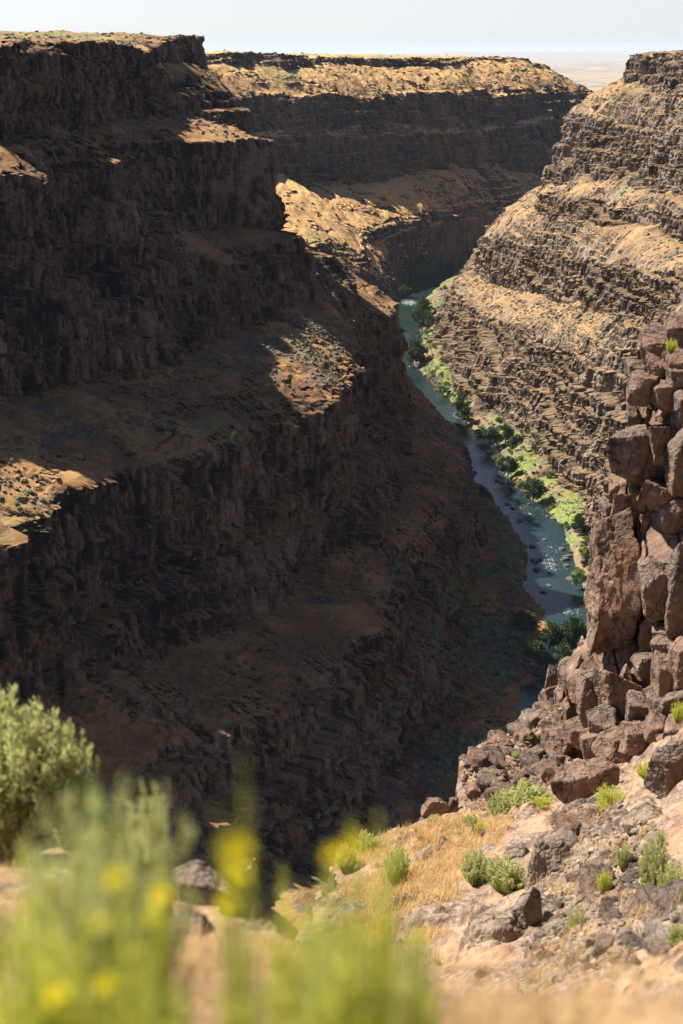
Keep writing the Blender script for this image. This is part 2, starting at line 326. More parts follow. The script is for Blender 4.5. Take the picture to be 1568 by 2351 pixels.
mid_wall, MV, Mtl = build_wall('far_canyon_wall', MW, [m0, M1, M2, C1, D1, C2, D2, C3, D3, MB],
    'tctctctct', srange((-500, -140, 6), (-140, 520, 1.), (520, 700, 4)), 1.1, rock_far, 300, col_w=3.2, amp=1.7, wsm=12, top_rows=40, jit=1.4, chute=.6, rubb=-.1, outc=-.12)

# ---- the sunlit right wall
RW = Wall((105, 1000), (-.1, .995)).setn(-1)
r0 = np.array([(-700, -420, 3), (0, -420, 3), (260, -420, 2), (500, -400, 2)])
R9 = line(RW, 0, [o_(1700, 118, -150), o_(1568, 121, -152), o_(1500, 123, -160), o_(1440, 127, -166)],
          [(-700, -90, 0), (-300, -120, 0)], [(300, -190, -3), (340, -260, -3), (500, -330, -3)])
R8 = line(RW, 0, [o_(1700, 200, -142), o_(1568, 208, -144), o_(1500, 196, -152), o_(1440, 192, -158), o_(1428, 190, -161)],
          [(-700, -82, -30), (-300, -112, -30)], [(310, -182, -32), (350, -250, -32), (500, -320, -32)])
R7 = line(RW, 0, [o_(1700, 300, -122), o_(1568, 292, -125), o_(1500, 283, -128), o_(1400, 285, -126), o_(1330, 262, -120), o_(1292, 264, -112)],
          [(-700, -68, -58), (-300, -95, -58)], [(300, -150, -62), (350, -220, -62), (500, -290, -62)])
R6 = line(RW, 0, [o_(1700, 450, -98), o_(1568, 448, -100), o_(1484, 436, -100), o_(1409, 410, -102), o_(1309, 428, -92), o_(1242, 414, -90)],
          [(-700, -50, -97), (-300, -75, -97)], [(310, -130, -98), (360, -200, -98), (500, -270, -98)])
R5 = line(RW, 0, [o_(1700, 520, -86), o_(1568, 500, -88), o_(1489, 494, -88), o_(1434, 482, -86), o_(1334, 464, -80), o_(1234, 446, -78)],
          [(-700, -44, -107), (-300, -66, -107)], [(320, -122, -107), (370, -190, -107), (500, -260, -107)])
R4 = line(RW, 0, [o_(1700, 575, -80), o_(1568, 560, -82), o_(1484, 518, -82), o_(1364, 510, -74), o_(1290, 496, -71), o_(1230, 488, -71)],
          [(-700, -38, -119), (-300, -60, -119)], [(320, -112, -119), (370, -180, -119), (500, -250, -119)])
R3 = line(RW, 0, [o_(1700, 660, -60), o_(1568, 640, -60), o_(1400, 612, -56), o_(1309, 600, -54), o_(1214, 580, -52), o_(1135, 545, -52), o_(1110, 540, -54)],
          [(-700, -30, -138), (-300, -46, -138)], [(360, -90, -140), (420, -170, -140), (500, -230, -140)])
R2 = line(RW, 0, [o_(1700, 745, -48), o_(1568, 735, -48), o_(1439, 722, -46), o_(1359, 712, -46), o_(1289, 696, -45), o_(1219, 678, -43), o_(1129, 652, -42), o_(1085, 625, -44)],
          [(-700, -24, -165), (-300, -36, -165)], [(400, -80, -165), (460, -150, -165), (500, -190, -165), (640, -230, -165)])
R1 = line(RW, 0, [o_(1568, 950, -24), o_(1439, 906, -24), o_(1369, 872, -22), o_(1344, 838, -22), o_(1264, 808, -20), o_(1209, 764, -18), o_(1164, 748, -17), o_(1084, 708, -15), o_(1035, 672, -16), o_(1035, 640, -18)],
          [(-700, -14, -188), (-300, -20, -188)], [(440, -85, -192), (500, -125, -192), (640, -180, -192)])
R0 = line(RW, -234, [(1004, 753), (1000, 800), (1012, 850), (1039, 883), (1084, 912), (1129, 952), (1189, 987), (1219, 1030), (1244, 1080), (1284, 1120), (1329, 1140), (1345, 1175), (1364, 1207), (1400, 1300)],
          [(-700, 6, -234), (-420, 4, -234)], [(400, -40, -236), (480, -64, -236), (520, -80, -236), (640, -125, -236)])
RB = line(RW, -240.8, [(1031, 606), (1003, 648), (984, 668), (953, 708), (966, 758), (961, 788), (942, 838), (985, 880), (1036, 933), (1056, 973), (1075, 1000), (1136, 1023), (1146, 1088), (1166, 1128), (1206, 1153), (1281, 1220), (1286, 1250), (1306, 1310), (1321, 1360), (1336, 1395)],
          [(-700, 26, zb), (-460, 24, zb)], [])
right_wall, RV, Rtl = build_wall('right_canyon_wall', RW, [r0, R9, R8, R7, R6, R5, R4, R3, R2, R1, R0, RB],
    'tctctctctct', srange((-700, -420, 6), (-420, 400, .7), (400, 640, 1.5)), .55, rock_lit, 500, col_w=1.9, amp=1.2, wsm=8, top_rows=40, chute=.45, jit=1.1, bank0=-.2, rubb=.85, outc=-.06, red=((7, -150, -60, 4), (3, 0, 1, 1)))

# ---- river
m = M('river_water')
n1 = m.noise(m.map(.75, .26, 1), 1, 5, .68, .8); n2 = m.noise(m.map(2.2, .9, 1), 1, 3, .6, .3)
deep = m.mix(m.noise(m.map(.03, .02, 1), 1, 3), (.004, .020, .032), (.022, .036, .022))
fo = m.math('ADD', m.attr('foam'), m.math('MULTIPLY', m.math('SUBTRACT', m.math('ADD', m.math('MULTIPLY', n1, .55), m.math('MULTIPLY', n2, .45)), .5), 3.4))
foam = m.sst(fo, .60, 1.05)
m.col(m.mix(foam, deep, (.55, .58, .57)))
m.put(m.b.inputs['Roughness'], m.mix(foam, (.07, .07, .07), (.7, .7, .7)))
m.b.inputs['Specular IOR Level'].default_value = .5
m.bump(m.math('ADD', n1, n2), .28, .3)
water_mat = m.m
ctr = [(20, 330), (60, 470), (104, 575), (100, 640), (103, 690), (97, 760), (88, 830), (86, 900), (82, 980), (72, 1090), (67, 1180), (66, 1260), (66, 1330), (72, 1420), (88, 1500), (112, 1600), (150, 1700), (260, 1800)]
cx, cy = np.array(ctr).T
yy = np.arange(340, 1790, .9); xx = smooth_interp(cy, cx, yy, 20)
tt = np.arange(-45, 45.1, .75)
WX = xx[:, None]+tt[None]; WY = np.broadcast_to(yy[:, None], WX.shape)
foam = np.zeros_like(WX)
for (u, v, rx, ry, a) in ((1255, 1292, 9, 24, .62), (1268, 1262, 7, 14, .45), (1310, 1402, 10, 12, .6), (1185, 1165, 10, 16, .5), (1215, 1180, 7, 9, .5), (1160, 1090, 9, 18, .45), (1140, 1070, 8, 14, .45), (1120, 1012, 9, 16, .6), (1085, 1005, 8, 14, .55), (1052, 955, 8, 18, .6), (940, 695, 14, 30, .75), (930, 770, 12, 30, .45), (985, 628, 14, 40, .55), (1000, 640, 12, 30, .4), (1240, 1230, 12, 20, .3), (925, 800, 10, 20, .35)):
    p = Pz(u, v, -240); foam = np.maximum(foam, a*np.exp(-((WX-p[0])/rx)**2-((WY-p[1])/ry)**2))
WZ = -240+.12*fb2(WX/2.5, WY/5, 3, 77)+.12*foam*fb2(WX/1.6, WY/2.4, 2, 78)
link('river', mesh_np('river', np.stack([WX, WY, WZ], -1).reshape(-1, 3), grid_faces(*WX.shape), dict(foam=foam), True, water_mat), kind='structure')

# ---- far plain to the horizon and the low hills on it
m = M('far_plain')
a = m.noise(m.map(.0004, .00012, 1), 1, 6, .6); b = m.noise(m.map(.0012, .0008, 1), 1, 6, .65)
c_ = m.mix(m.sst(a, .42, .58), (.30, .20, .11), (.10, .11, .07)); c_ = m.mix(m.sst(b, .52, .6), c_, (.42, .33, .22)); m.col(c_)
rr = np.concatenate([np.linspace(400, 4000, 30), np.geomspace(4200, 70000, 120)]); aa = np.linspace(-.55, .55, 160)
PX = np.sin(aa)[None]*rr[:, None]; PY = np.cos(aa)[None]*rr[:, None]
PZ = -262-90*sstep(1500, 9000, PY)+sstep(5000, 9000, PY)*40*fb2(PX/3500, PY/5000, 4, 5)
link('ground', mesh_np('ground', np.stack([PX, PY, PZ], -1).reshape(-1, 3), grid_faces(*PX.shape), None, True, m.m), kind='structure')
hx = np.linspace(-22000, 30000, 260); hy = np.linspace(0, 1, 24)
HH = 230*(.55+.6*fb2(hx/6000, hx*0, 5, 8))
HXX = np.broadcast_to(hx, (24, 260)); HYY = 52000+9000*hy[:, None]+0*hx; HZZ = -380+(HH[None]+60)*np.sin(np.pi*hy)[:, None]**.8+50*fb2(HXX/1500, HYY/1500, 3, 3)
link('distant_hills', mesh_np('distant_hills', np.stack([HXX, HYY, HZZ], -1).reshape(-1, 3), grid_faces(24, 260), None, True, m.m), kind='structure')

#@@A
# ------------------------------------------------------------------ rocks
def cube_sphere(n):
    """unit directions on a cube sphere, quads, welded"""
    V, Q, idx = [], [], {}
    t = np.tan(np.linspace(-math.pi/4, math.pi/4, n+1))
    for ax in range(3):
        for sg in (-1, 1):
            loc = np.zeros((n+1, n+1), int)
            for i in range(n+1):
                for j in range(n+1):
                    p = [0, 0, 0]; p[ax] = sg; p[(ax+1) % 3] = t[i]; p[(ax+2) % 3] = t[j]
                    k = tuple(round(c, 4) for c in p)
                    if k not in idx: idx[k] = len(V); V.append(p)
                    loc[i, j] = idx[k]
            for i in range(n):
                for j in range(n):
                    q = [loc[i, j], loc[i+1, j], loc[i+1, j+1], loc[i, j+1]]; Q.append(q if sg > 0 else q[::-1])
    V = np.array(V, float); return V/np.linalg.norm(V, axis=1)[:, None], np.array(Q)
_cs = {n: cube_sphere(n) for n in (3, 4, 10, 22, 40)}
def rock_verts(seed, dims, n=22, p=16, cuts=11, rough=.05, blocky=.75):
    r_ = np.random.default_rng(seed); D, Q = _cs[n]
    nr = [np.array(a, float)+r_.normal(0, .24, 3) for a in ((1, 0, 0), (-1, 0, 0), (0, 1, 0), (0, -1, 0), (0, 0, 1), (0, 0, -1))]
    ds = list(r_.uniform(.82, 1.0, 6))
    for _ in range(cuts):
        nr.append(r_.normal(0, 1, 3)); ds.append(r_.uniform(blocky+.1, blocky+.55))
    nr = np.array(nr); nr /= np.linalg.norm(nr, axis=1)[:, None]
    q = np.maximum(D@nr.T/np.array(ds), 1e-4)
    r = (q**p).sum(1)**(-1/p)
    P = D*r[:, None]*np.array(dims)
    L = float(np.mean(dims)); W = P/L*1.6+seed*3.1
    f = fb3(W[:, 0], W[:, 1], W[:, 2], 4, seed % 97)
    f2 = -np.abs(fb3(W[:, 0]*1.3+9, W[:, 1]*1.3, W[:, 2]*.7, 3, seed % 89))
    f3 = fb3(W[:, 0]*7, W[:, 1]*7, W[:, 2]*7, 2, 5)
    P = P+D*(L*rough*(1.3*f+1.5*f2+.45*f3))[:, None]
    return P, Q
def rock_mesh(seed, dims, mat, n=22, **k):
    P, Q = rock_verts(seed, dims, n, **k)
    return mesh_np('rock', P, Q, None, n < 12, mat)
def mat_rock(name, base, dark, light, lichen, lich_amt, k=1.):
    m = M(name); v = m.map(k, k, k)
    a = m.noise(v, .55, 5, .6); b = m.noise(v, 3.2, 5, .65); c = m.noise(v, 14, 3, .6)
    f = m.math('ADD', m.math('MULTIPLY', a, .55), m.math('MULTIPLY', b, .45))
    col = m.ramp(f, [(.40, dark), (.475, base), (.53, base), (.60, light)])
    col = m.mix(m.math('MULTIPLY', m.sst(m.noise(m.map(k*1.2, k*1.2, k*.12), 1, 4, .6), .52, .62), .5), col, dark)
    col = m.mix(m.math('MULTIPLY', m.sst(c, .5, .7), .45), col, dark)
    col = m.mix(m.math('MULTIPLY', m.sst(m.noise(m.map(k*.5, k*.5, k*.16), 1, 5, .6), .54, .66), .55), col, (.25, .125, .06))
    col = m.mix(m.math('MULTIPLY', m.sst(m.noise(m.map(k*1.4, k*1.4, k*1.4), 1, 6, .7), .60, .66), lich_amt), col, lichen)
    col = m.mix(m.math('MULTIPLY', m.sst(m.noise(m.map(k*2.6, k*2.6, k*2.6), 1, 5, .7), .62, .68), lich_amt*.7), col, (.45, .42, .36))
    wv = m.n('ShaderNodeVectorMath', operation='ADD'); nd = m.n('ShaderNodeTexNoise'); m.l(v, nd.inputs['Vector']); nd.inputs['Scale'].default_value = 1.1; nd.inputs['Detail'].default_value = 3
    m.l(m.map(k*.75, k*.75, k*.33), wv.inputs[0]); m.l(nd.outputs['Color'], wv.inputs[1])
    ck = m.sst(m.vor(wv.outputs[0], 1., 'DISTANCE_TO_EDGE'), .0, .022)          # open joints
    col = m.mix(m.math('MULTIPLY', m.math('SUBTRACT', 1., ck), .8), col, dark)
    m.col(col)
    m.bump(m.math('ADD', m.math('ADD', b, m.math('MULTIPLY', c, .5)), m.math('MULTIPLY', ck, .5)), .9, .09/k)
    return m.m
crag_mat = mat_rock('crag_basalt', (.185, .118, .085), (.062, .042, .033), (.29, .20, .15), (.40, .22, .05), .25)
crag_mat2 = mat_rock('crag_basalt_grey', (.155, .11, .086), (.05, .039, .034), (.24, .195, .16), (.34, .30, .18), .3)
boulder_mat = mat_rock('boulder_basalt', (.20, .15, .115), (.075, .056, .047), (.31, .25, .20), (.36, .31, .14), .55)
lichen_mat = mat_rock('lichen_boulder_basalt', (.22, .165, .12), (.08, .06, .048), (.33, .27, .2), (.50, .27, .05), .85)
scree_mat = mat_rock('scree_basalt', (.15, .11, .09), (.055, .042, .037), (.28, .23, .19), (.3, .27, .15), .2, 1.5)
wet_mat = mat_rock('river_rock_basalt', (.13, .11, .10), (.05, .043, .04), (.26, .23, .21), (.3, .28, .2), .2, .8)

# ------------------------------------------------------------------ foreground ground: rim at the camera and the ledge below
class Rbf:
    def __init__(s, pts):
        P = np.array([Pd(*p) for p in pts]); s.c = P[:, :2]
        A = np.hypot(*(s.c[:, None]-s.c[None]).transpose(2, 0, 1)); n = len(P)
        B = np.c_[np.ones(n), s.c]; K = np.block([[A+np.eye(n)*.02, B], [B.T, np.zeros((3, 3))]])
        s.w = np.linalg.solve(K, np.r_[P[:, 2], 0, 0, 0])
    def __call__(s, x, y):
        r = s.w[-3]+s.w[-2]*x+s.w[-1]*y
        for i, c in enumerate(s.c): r = r+s.w[i]*np.hypot(x-c[0], y-c[1])
        return r
def signed(poly, x, y):
    """distance outside a polyline; the inside lies on its right-hand side"""
    best = np.full(x.shape, 1e9); sg = np.ones(x.shape); cb = np.zeros(x.shape)
    for a, b in zip(poly[:-1], poly[1:]):
        d = b-a; L = d@d; t = np.clip(((x-a[0])*d[0]+(y-a[1])*d[1])/L, 0, 1)
        px, py = x-a[0]-t*d[0], y-a[1]-t*d[1]; q = np.hypot(px, py); c = d[0]*(y-a[1])-d[1]*(x-a[0])
        c = c/np.sqrt(L); m_ = (q < best-1e-7) | ((q < best+1e-7) & (np.abs(c) > cb)); best = np.where(m_, q, best); sg = np.where(m_, np.sign(c), sg); cb = np.where(m_, np.abs(c), cb)
    return best*sg
def mat_ground(name, k=1.):
    m = M(name); v = m.map(k, k, k)
    a = m.noise(v, .35, 5, .6); b = m.noise(v, 2.2, 6, .7); c = m.noise(v, 11, 3, .65)
    col = m.ramp(m.math('ADD', m.math('MULTIPLY', a, .45), m.math('MULTIPLY', b, .55)), [(.36, (.14, .088, .055)), (.47, (.25, .15, .085)), (.56, (.35, .23, .145)), (.66, (.20, .14, .10))])
    st = m.vor(v, 7, 'F1', 1)
    pb = m.sst(m.noise(v, .9, 4, .6), .47, .56)
    col = m.mix(m.math('MULTIPLY', pb, .75), col, m.mix(m.sst(c, .4, .62), (.09, .068, .056), (.30, .24, .20)))
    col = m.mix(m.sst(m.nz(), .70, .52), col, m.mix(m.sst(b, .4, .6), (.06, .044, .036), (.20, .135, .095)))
    m.col(col); m.bump(m.math('ADD', b, m.math('MULTIPLY', c, .6)), .8, .08)
    return m.m
ground_mat = mat_ground('rim_soil')
ledge_pts = [(600, 2330, 20), (690, 2180, 29), (760, 2000, 36), (860, 1935, 41), (970, 1890, 43), (1045, 1874, 45), (950, 2100, 28), (1060, 2200, 22), (950, 2300, 18), (1200, 2310, 14), (1400, 2260, 13), (1568, 2210, 13), (1700, 2210, 13),
    (1300, 2100, 20), (1450, 2100, 19), (1568, 2050, 18), (1700, 2000, 18), (1130, 2000, 29), (1200, 1900, 35), (1300, 1860, 36), (1400, 1850, 33), (1500, 1850, 28), (1568, 1800, 27), (1720, 1750, 26), (1100, 1870, 43.5),
    (1070, 1762, 46.5), (1100, 1800, 45.5), (1120, 1705, 50), (1185, 1682, 52.5), (1250, 1645, 54.5), (1300, 1730, 48), (1220, 1780, 47), (1200, 1850, 41),
    (1360, 1730, 45.5), (1440, 1720, 44.6), (1520, 1700, 42.6), (1600, 1680, 41.5), (1300, 1600, 54.5), (1345, 1420, 54.5), (1375, 1220, 55.5), (1415, 1100, 56), (1455, 940, 56), (1495, 800, 57), (1568, 775, 54), (1720, 720, 49),
    (1440, 1500, 49.5), (1520, 1500, 47), (1620, 1450, 47), (1480, 1250, 51), (1580, 1150, 49), (1700, 1100, 46), (1520, 1000, 52.5), (1480, 1640, 47), (1560, 1560, 46.5), (1650, 1560, 45)]
ledge = Rbf(ledge_pts)
edge1 = np.array([Pd(*p)[:2] for p in [(450, 2340, 16), (600, 2310, 21), (690, 2180, 29.5), (745, 2060, 34), (772, 1990, 37.5), (860, 1932, 41.5), (940, 1900, 43.5), (1048, 1874, 45.3), (1054, 1760, 47.2), (1110, 1700, 50.8), (1185, 1676, 53.2), (1244, 1640, 55.4), (1292, 1600, 53.5), (1350, 1545, 50.6), (1410, 1450, 50.2), (1440, 1250, 52), (1480, 1050, 54), (1520, 900, 56), (1560, 810, 60), (1640, 785, 62), (1800, 700, 70)]])
def ledge_z(x, y, detail=True):
    z = ledge(x, y)
    if detail:
        e = signed(edge1, x+.5*fb2(x/1.7, y/1.7, 3, 4), y+.5*fb2(x/1.7, y/1.7, 3, 9))
        z = z+.38*fb2(x/2.6, y/2.6, 4, 12)+.10*fb2(x/.5, y/.5, 3, 15)
        lump = np.maximum(0, fb2(x/.9, y/.9, 4, 61)-.02); z = z+.75*lump*sstep(-.1, .25, fb2(x/4.5, y/4.5, 3, 62)+.12)
        z = z+.5*np.maximum(0, fb2(x/1.1, y/1.1, 3, 18)-.12)
        z = z-28*np.maximum(0, e-.15*fb2(x/.8, y/.8, 3, 44))-2.*sstep(0, .6, e)
    return z
yy = np.concatenate([np.geomspace(10.5, 62, 760), np.geomspace(63, 130, 40)]); th = np.linspace(-.055, .40, 600)
X = th[None]*yy[:, None]; Y = np.broadcast_to(yy[:, None], X.shape)
Z = np.maximum(ledge_z(X, Y), -235)
link('ledge_ground', mesh_np('ledge_ground', np.stack([X, Y, Z], -1).reshape(-1, 3), grid_faces(*X.shape), None, False, ground_mat), kind='structure')
near_pts = [(-300, 1960, 9.2), (0, 1955, 8.7), (150, 1965, 8.4), (380, 1998, 7.9), (520, 2092, 7.1), (620, 2152, 6.4), (760, 2232, 5.2), (950, 2275, 4), (1100, 2290, 3.3), (1300, 2284, 3), (1450, 2264, 2.9), (1600, 2257, 2.9), (1800, 2250, 2.9),
    (0, 2345, 2.4), (300, 2345, 2.3), (600, 2345, 2.2), (900, 2345, 2.15), (1200, 2345, 2.15), (1568, 2335, 2.15), (-300, 2345, 2.5), (1900, 2340, 2.2), (0, 2150, 4.4), (300, 2180, 4.2), (550, 2240, 4.2), (-300, 2150, 4.5)]
near_pts += [(u, 2351+1400, 1.05) for u in (-800, 0, 784, 1568, 2300)]
near = Rbf(near_pts)
edge2 = np.array([Pd(*p)[:2] for p in [(-500, 1950, 9.6)]+[(p[0], p[1], p[2]+.15) for p in near_pts[:13]]+[(2300, 2240, 2.9)]])
def near_z(x, y, detail=True):
    z = near(x, y)
    if detail:
        e = signed(edge2, x+.12*fb2(x/.5, y/.5, 3, 4), y+.12*fb2(x/.5, y/.5, 3, 9))
        z = z+.07*fb2(x/.8, y/.8, 4, 22)+.02*fb2(x/.12, y/.12, 3, 25)
        z = z-3.5*np.maximum(0, e)-.3*sstep(0, .25, e)
    return z
yy = np.geomspace(1.0, 16, 420); th = np.linspace(-.46, .46, 420)
X = th[None]*yy[:, None]; Y = np.broadcast_to(yy[:, None], X.shape); Z = near_z(X, Y)
link('rim_ground', mesh_np('rim_ground', np.stack([X, Y, Z], -1).reshape(-1, 3), grid_faces(*X.shape), None, False, ground_mat), kind='structure')

# ------------------------------------------------------------------ the crag: jointed basalt blocks stacked on the ledge
def rot(yaw=0, pitch=0, roll=0): return (Matrix.Rotation(yaw, 4, 'Z')@Matrix.Rotation(pitch, 4, 'X')@Matrix.Rotation(roll, 4, 'Y'))
cg = Pd(1430, 1640, 46)
crag = empty('rock_crag', tuple(cg), 'tall crag of jointed brown basalt blocks rising along the right edge of the photo', 'rock crag')
A = lambda x, y: (1215.4+x/4.444, 734.6+y/4.444)
B = lambda x, y: (1215.4+x/4.444, 1204.8+y/4.444)
blocks = [  # frame, centre x, y, width, height (in zoomed pixels), distance, roll
 (A, 1330, 190, 330, 190, 49.5, .05), (A, 1530, 130, 240, 240, 48.5, .1), (A, 1320, 330, 300, 260, 48.6, 0), (A, 1140, 490, 260, 150, 49.5, -.1), (A, 1330, 510, 250, 240, 48.2, .1), (A, 1490, 420, 200, 200, 47.6, .2),
 (A, 1530, 600, 220, 200, 47.2, .1), (A, 1150, 700, 300, 320, 47.8, .12), (A, 1400, 760, 270, 270, 47.4, -.1), (A, 1560, 840, 180, 220, 46.8, 0), (A, 1250, 1010, 330, 300, 49.3, 0), (A, 1450, 960, 260, 280, 48.8, 0),
 (A, 1070, 1020, 110, 290, 48.8, .08), (A, 1560, 1040, 160, 330, 47, .1), (A, 1430, 1150, 280, 180, 47.6, -.05), (A, 1110, 1400, 470, 540, 47.2, .08), (A, 1400, 1310, 300, 340, 47.0, 0), (A, 1280, 1700, 480, 520, 47.6, .05),
 (A, 1540, 1500, 240, 560, 46.0, .08), (A, 1330, 1810, 360, 260, 46.3, -.25), (A, 890, 1780, 160, 220, 49, .1), (A, 795, 1930, 130, 170, 48.8, .3), (A, 1010, 2070, 330, 460, 47.8, -.12), (A, 1260, 2070, 320, 340, 47.4, .1),
 (A, 1470, 1990, 300, 280, 46.0, .1), (A, 1550, 2230, 380, 420, 47.6, 0),
 (B, 800, 560, 330, 1360, 47.0, -.02), (B, 720, 1000, 200, 560, 47.0, -.12), (B, 1010, 800, 210, 1250, 46.9, .05), (B, 900, 250, 200, 500, 47.4, 0), (B, 1310, 680, 360, 580, 45.4, .06), (B, 1310, 240, 250, 250, 46.9, .2), (B, 1490, 330, 330, 250, 47.2, 0),
 (B, 1540, 760, 260, 980, 44.6, .07), (B, 1350, 1140, 150, 300, 45.2, .1), (B, 1230, 1080, 210, 420, 46.4, 0), (B, 1440, 1290, 420, 240, 44.2, -.45), (B, 1570, 1480, 240, 560, 43.2, .1), (B, 1390, 1610, 260, 480, 43.6, .12),
 (B, 1210, 1460, 250, 290, 45, .1), (B, 1150, 1620, 330, 260, 45.2, 0), (B, 850, 1790, 300, 620, 44.9, .1), (B, 660, 1610, 210, 240, 46.2, .1), (B, 630, 1860, 270, 460, 45.4, .15), (B, 990, 1740, 150, 450, 44.6, .22), (B, 1120, 1920, 240, 400, 43.6, .1),
 (B, 600, 1380, 110, 330, 49.0, .05), (B, 680, 1360, 130, 360, 48.4, 0), (B, 780, 2080, 330, 310, 44, .1), (B, 900, 2240, 300, 320, 42.6, 0), (B, 650, 2230, 250, 330, 44, .1), (B, 1280, 1820, 200, 260, 43.4, 0), (B, 1100, 2180, 330, 260, 42.2, -.1), (B, 1300, 2080, 220, 240, 41.8, .1),
 (B, 240, 1650, 150, 420, 52.6, .05), (B, 330, 1830, 120, 340, 51, .1), (B, 200, 1800, 150, 300, 52.2, 0), (B, 400, 1600, 190, 380, 51, .05), (B, 500, 1560, 140, 300, 49.6, 0), (B, 420, 1960, 130, 320, 49, .12), (B, 300, 2020, 130, 280, 50, 0), (B, 480, 2130, 200, 300, 46.5, .2), (B, 310, 2230, 240, 230, 47, .1), (B, 1480, 1900, 330, 420, 42.6, .05), (B, 1360, 1960, 240, 330, 43.2, .1), (B, 1560, 2120, 330, 380, 41.2, .08), (B, 1200, 2130, 260, 300, 43, .1), (B, 1060, 2280, 300, 260, 42.4, -.1), (B, 1440, 2230, 260, 260, 41.2, .12), (B, 1580, 1180, 260, 420, 44.6, .05), (B, 420, 1440, 160, 180, 51.5, .1), (B, 520, 1780, 170, 300, 48.6, .1)]
inv = Matrix.Translation(-Vector(cg))
def rock_face():
    """the solid face behind the blocks: jointed into plates with open cracks"""
    vv = np.arange(745, 1760, 2.2); sv = [740, 770, 810, 850, 960, 1090, 1150, 1200, 1340, 1400, 1450, 1500, 1560, 1640, 1760]; su = [1530, 1520, 1482, 1472, 1462, 1434, 1412, 1384, 1358, 1362, 1378, 1352, 1300, 1300, 1320]
    uL = np.interp(vv, sv, su); a = np.concatenate([np.linspace(-.12, 0, 14)[:-1], np.linspace(0, 1, 190)])
    ap = np.maximum(a, 0)[None]; U = uL[:, None]+(1730-uL[:, None])*ap; V_ = np.broadcast_to(vv[:, None], U.shape)
    D = 48.7-.9*sstep(1180, 1300, V_)-5.2*ap+2.2*sstep(1100, 760, V_)-1.6*sstep(1480, 1740, V_)*(.4+ap)
    a_ = (U-CX)/F; b_ = (CY-V_)/F; R_ = np.stack([a_, cp+b_*sp, -sp+b_*cp], -1); P = R_*(D/R_[..., 1])[..., None]
    x, z = P[..., 0]+.35*fb2(P[..., 0]/1.3, P[..., 2]/1.3, 3, 3), P[..., 2]+.35*fb2(P[..., 0]/1.3, P[..., 2]/1.3, 3, 4)
    def cells(cw, ch, sd):
        gx, gz = x/cw, z/ch; ix, iz = np.floor(gx), np.floor(gz); f1 = np.full(x.shape, 9.); f2 = f1.copy(); off = f1*0
        for dx in (-1, 0, 1):
            for dz in (-1, 0, 1):
                ci, cj = (ix+dx).astype(int), (iz+dz).astype(int); px = ci+.15+.7*_h(ci, cj, sd); pz = cj+.15+.7*_h(ci, cj, sd+1); q = np.hypot(gx-px, gz-pz)
                o = 1.2*(_h(ci, cj, sd+2)-.5)+(gx-px)*(_h(ci, cj, sd+3)-.5)*1.1+(gz-pz)*(_h(ci, cj, sd+4)-.6)*1.1
                n_ = q < f1; f2 = np.where(n_, f1, np.minimum(f2, q)); off = np.where(n_, o, off); f1 = np.where(n_, q, f1)
        return off, f2-f1
    o1, c1 = cells(1.7, 2.9, 5); o2, c2 = cells(.75, 1.2, 15)
    d = .75*o1+.75*sstep(.10, 0, c1)+.28*o2+.22*sstep(.12, 0, c2)+.25*fb3(P[..., 0]/.9, P[..., 1]/.9, P[..., 2]/.9, 5, 6)
    d = d+np.minimum(a, 0)[None]*-14
    P[..., 1] += d; P[..., 0] += d*a_; P[..., 2] -= 0
    link('rock_face', mesh_np('rock_face', (P-np.array(cg)).reshape(-1, 3), grid_faces(*U.shape, flip=True), None, False, crag_mat), crag)
rock_face()
for i, (fr, x, y, w, h, D, rl) in enumerate(blocks):
    u, v = fr(x, y); u0, _ = fr(0, 0); k = D/3265.3/4.444/math.cos(PIT*.4)
    hw, hh = w*k/2*1.24, h*k/2*1.22; dep = min(max(.8*(hw+hh)/2, .55), 1.6, max(hw*1.1, .5))
    p = Pd(u, v, D+dep*.55)
    r_ = np.random.default_rng(i)
    big_ = hw*hh > 2.2
    me = rock_mesh(900+i, (hw, dep, hh), crag_mat if (i*7) % 3 else crag_mat2, 40 if hw*hh > .5 else 22, p=34, cuts=5 if big_ else 10, rough=.085, blocky=.86 if big_ else .76)
    o = link('rock_block', me, crag); o.matrix_local = inv@Matrix.Translation(Vector(p))@rot(r_.uniform(-.35, .35), r_.uniform(-.12, .18), -rl)

# ------------------------------------------------------------------ single boulders on the ledge and the rim
def boulder(u, v0, v1, uw, D, label, mat=boulder_mat, seed=0, roll=0., dep=.9, cuts=10, sink=.1, yaw=0., pit=.0, n=40, blocky=.75):
    """box in measured pixels: top v0, bottom v1, width uw"""
    k = D/3265.3; hw = uw*k/2; hh = (v1-v0)*k/2
    p = Pd(u, (v0+v1)/2, D+hw*dep*.5)
    me = rock_mesh(1500+seed, (hw*1.12, hw*dep, hh*1.15), mat, n, p=26, cuts=cuts+5, rough=.09, blocky=blocky)
    o = tag(link('boulder', me), label, 'boulder'); o.matrix_world = Matrix.Translation(Vector(p))@rot(yaw, pit, -roll); return o
boulder(1150, 2078, 2290, 205, 21, 'big rounded lichen-speckled boulder standing in dry grass at the bottom of the ledge', lichen_mat, 1, .05, .9, 9)
boulder(1262, 1915, 2095, 115, 25, 'upright flat-faced brown boulder beside the large sagebrush pair', boulder_mat, 2, .08, .9, 8, yaw=.5)
boulder(1212, 2050, 2140, 70, 21.2, 'small dark boulder leaning on the right side of the lichen-speckled boulder', boulder_mat, 3, .3)
boulder(1352, 1745, 1852, 140, 36, 'overhanging dark boulder with a hollow under it at the foot of the crag', crag_mat, 4, .1, .8)
boulder(1340, 1832, 1925, 115, 34, 'blocky boulder under the overhanging dark one', crag_mat2, 5, .15, .8)
boulder(1003, 1830, 1884, 66, 44.2, 'brown wedge boulder perched on the lip above the dark canyon', crag_mat, 6, -.4, .9)
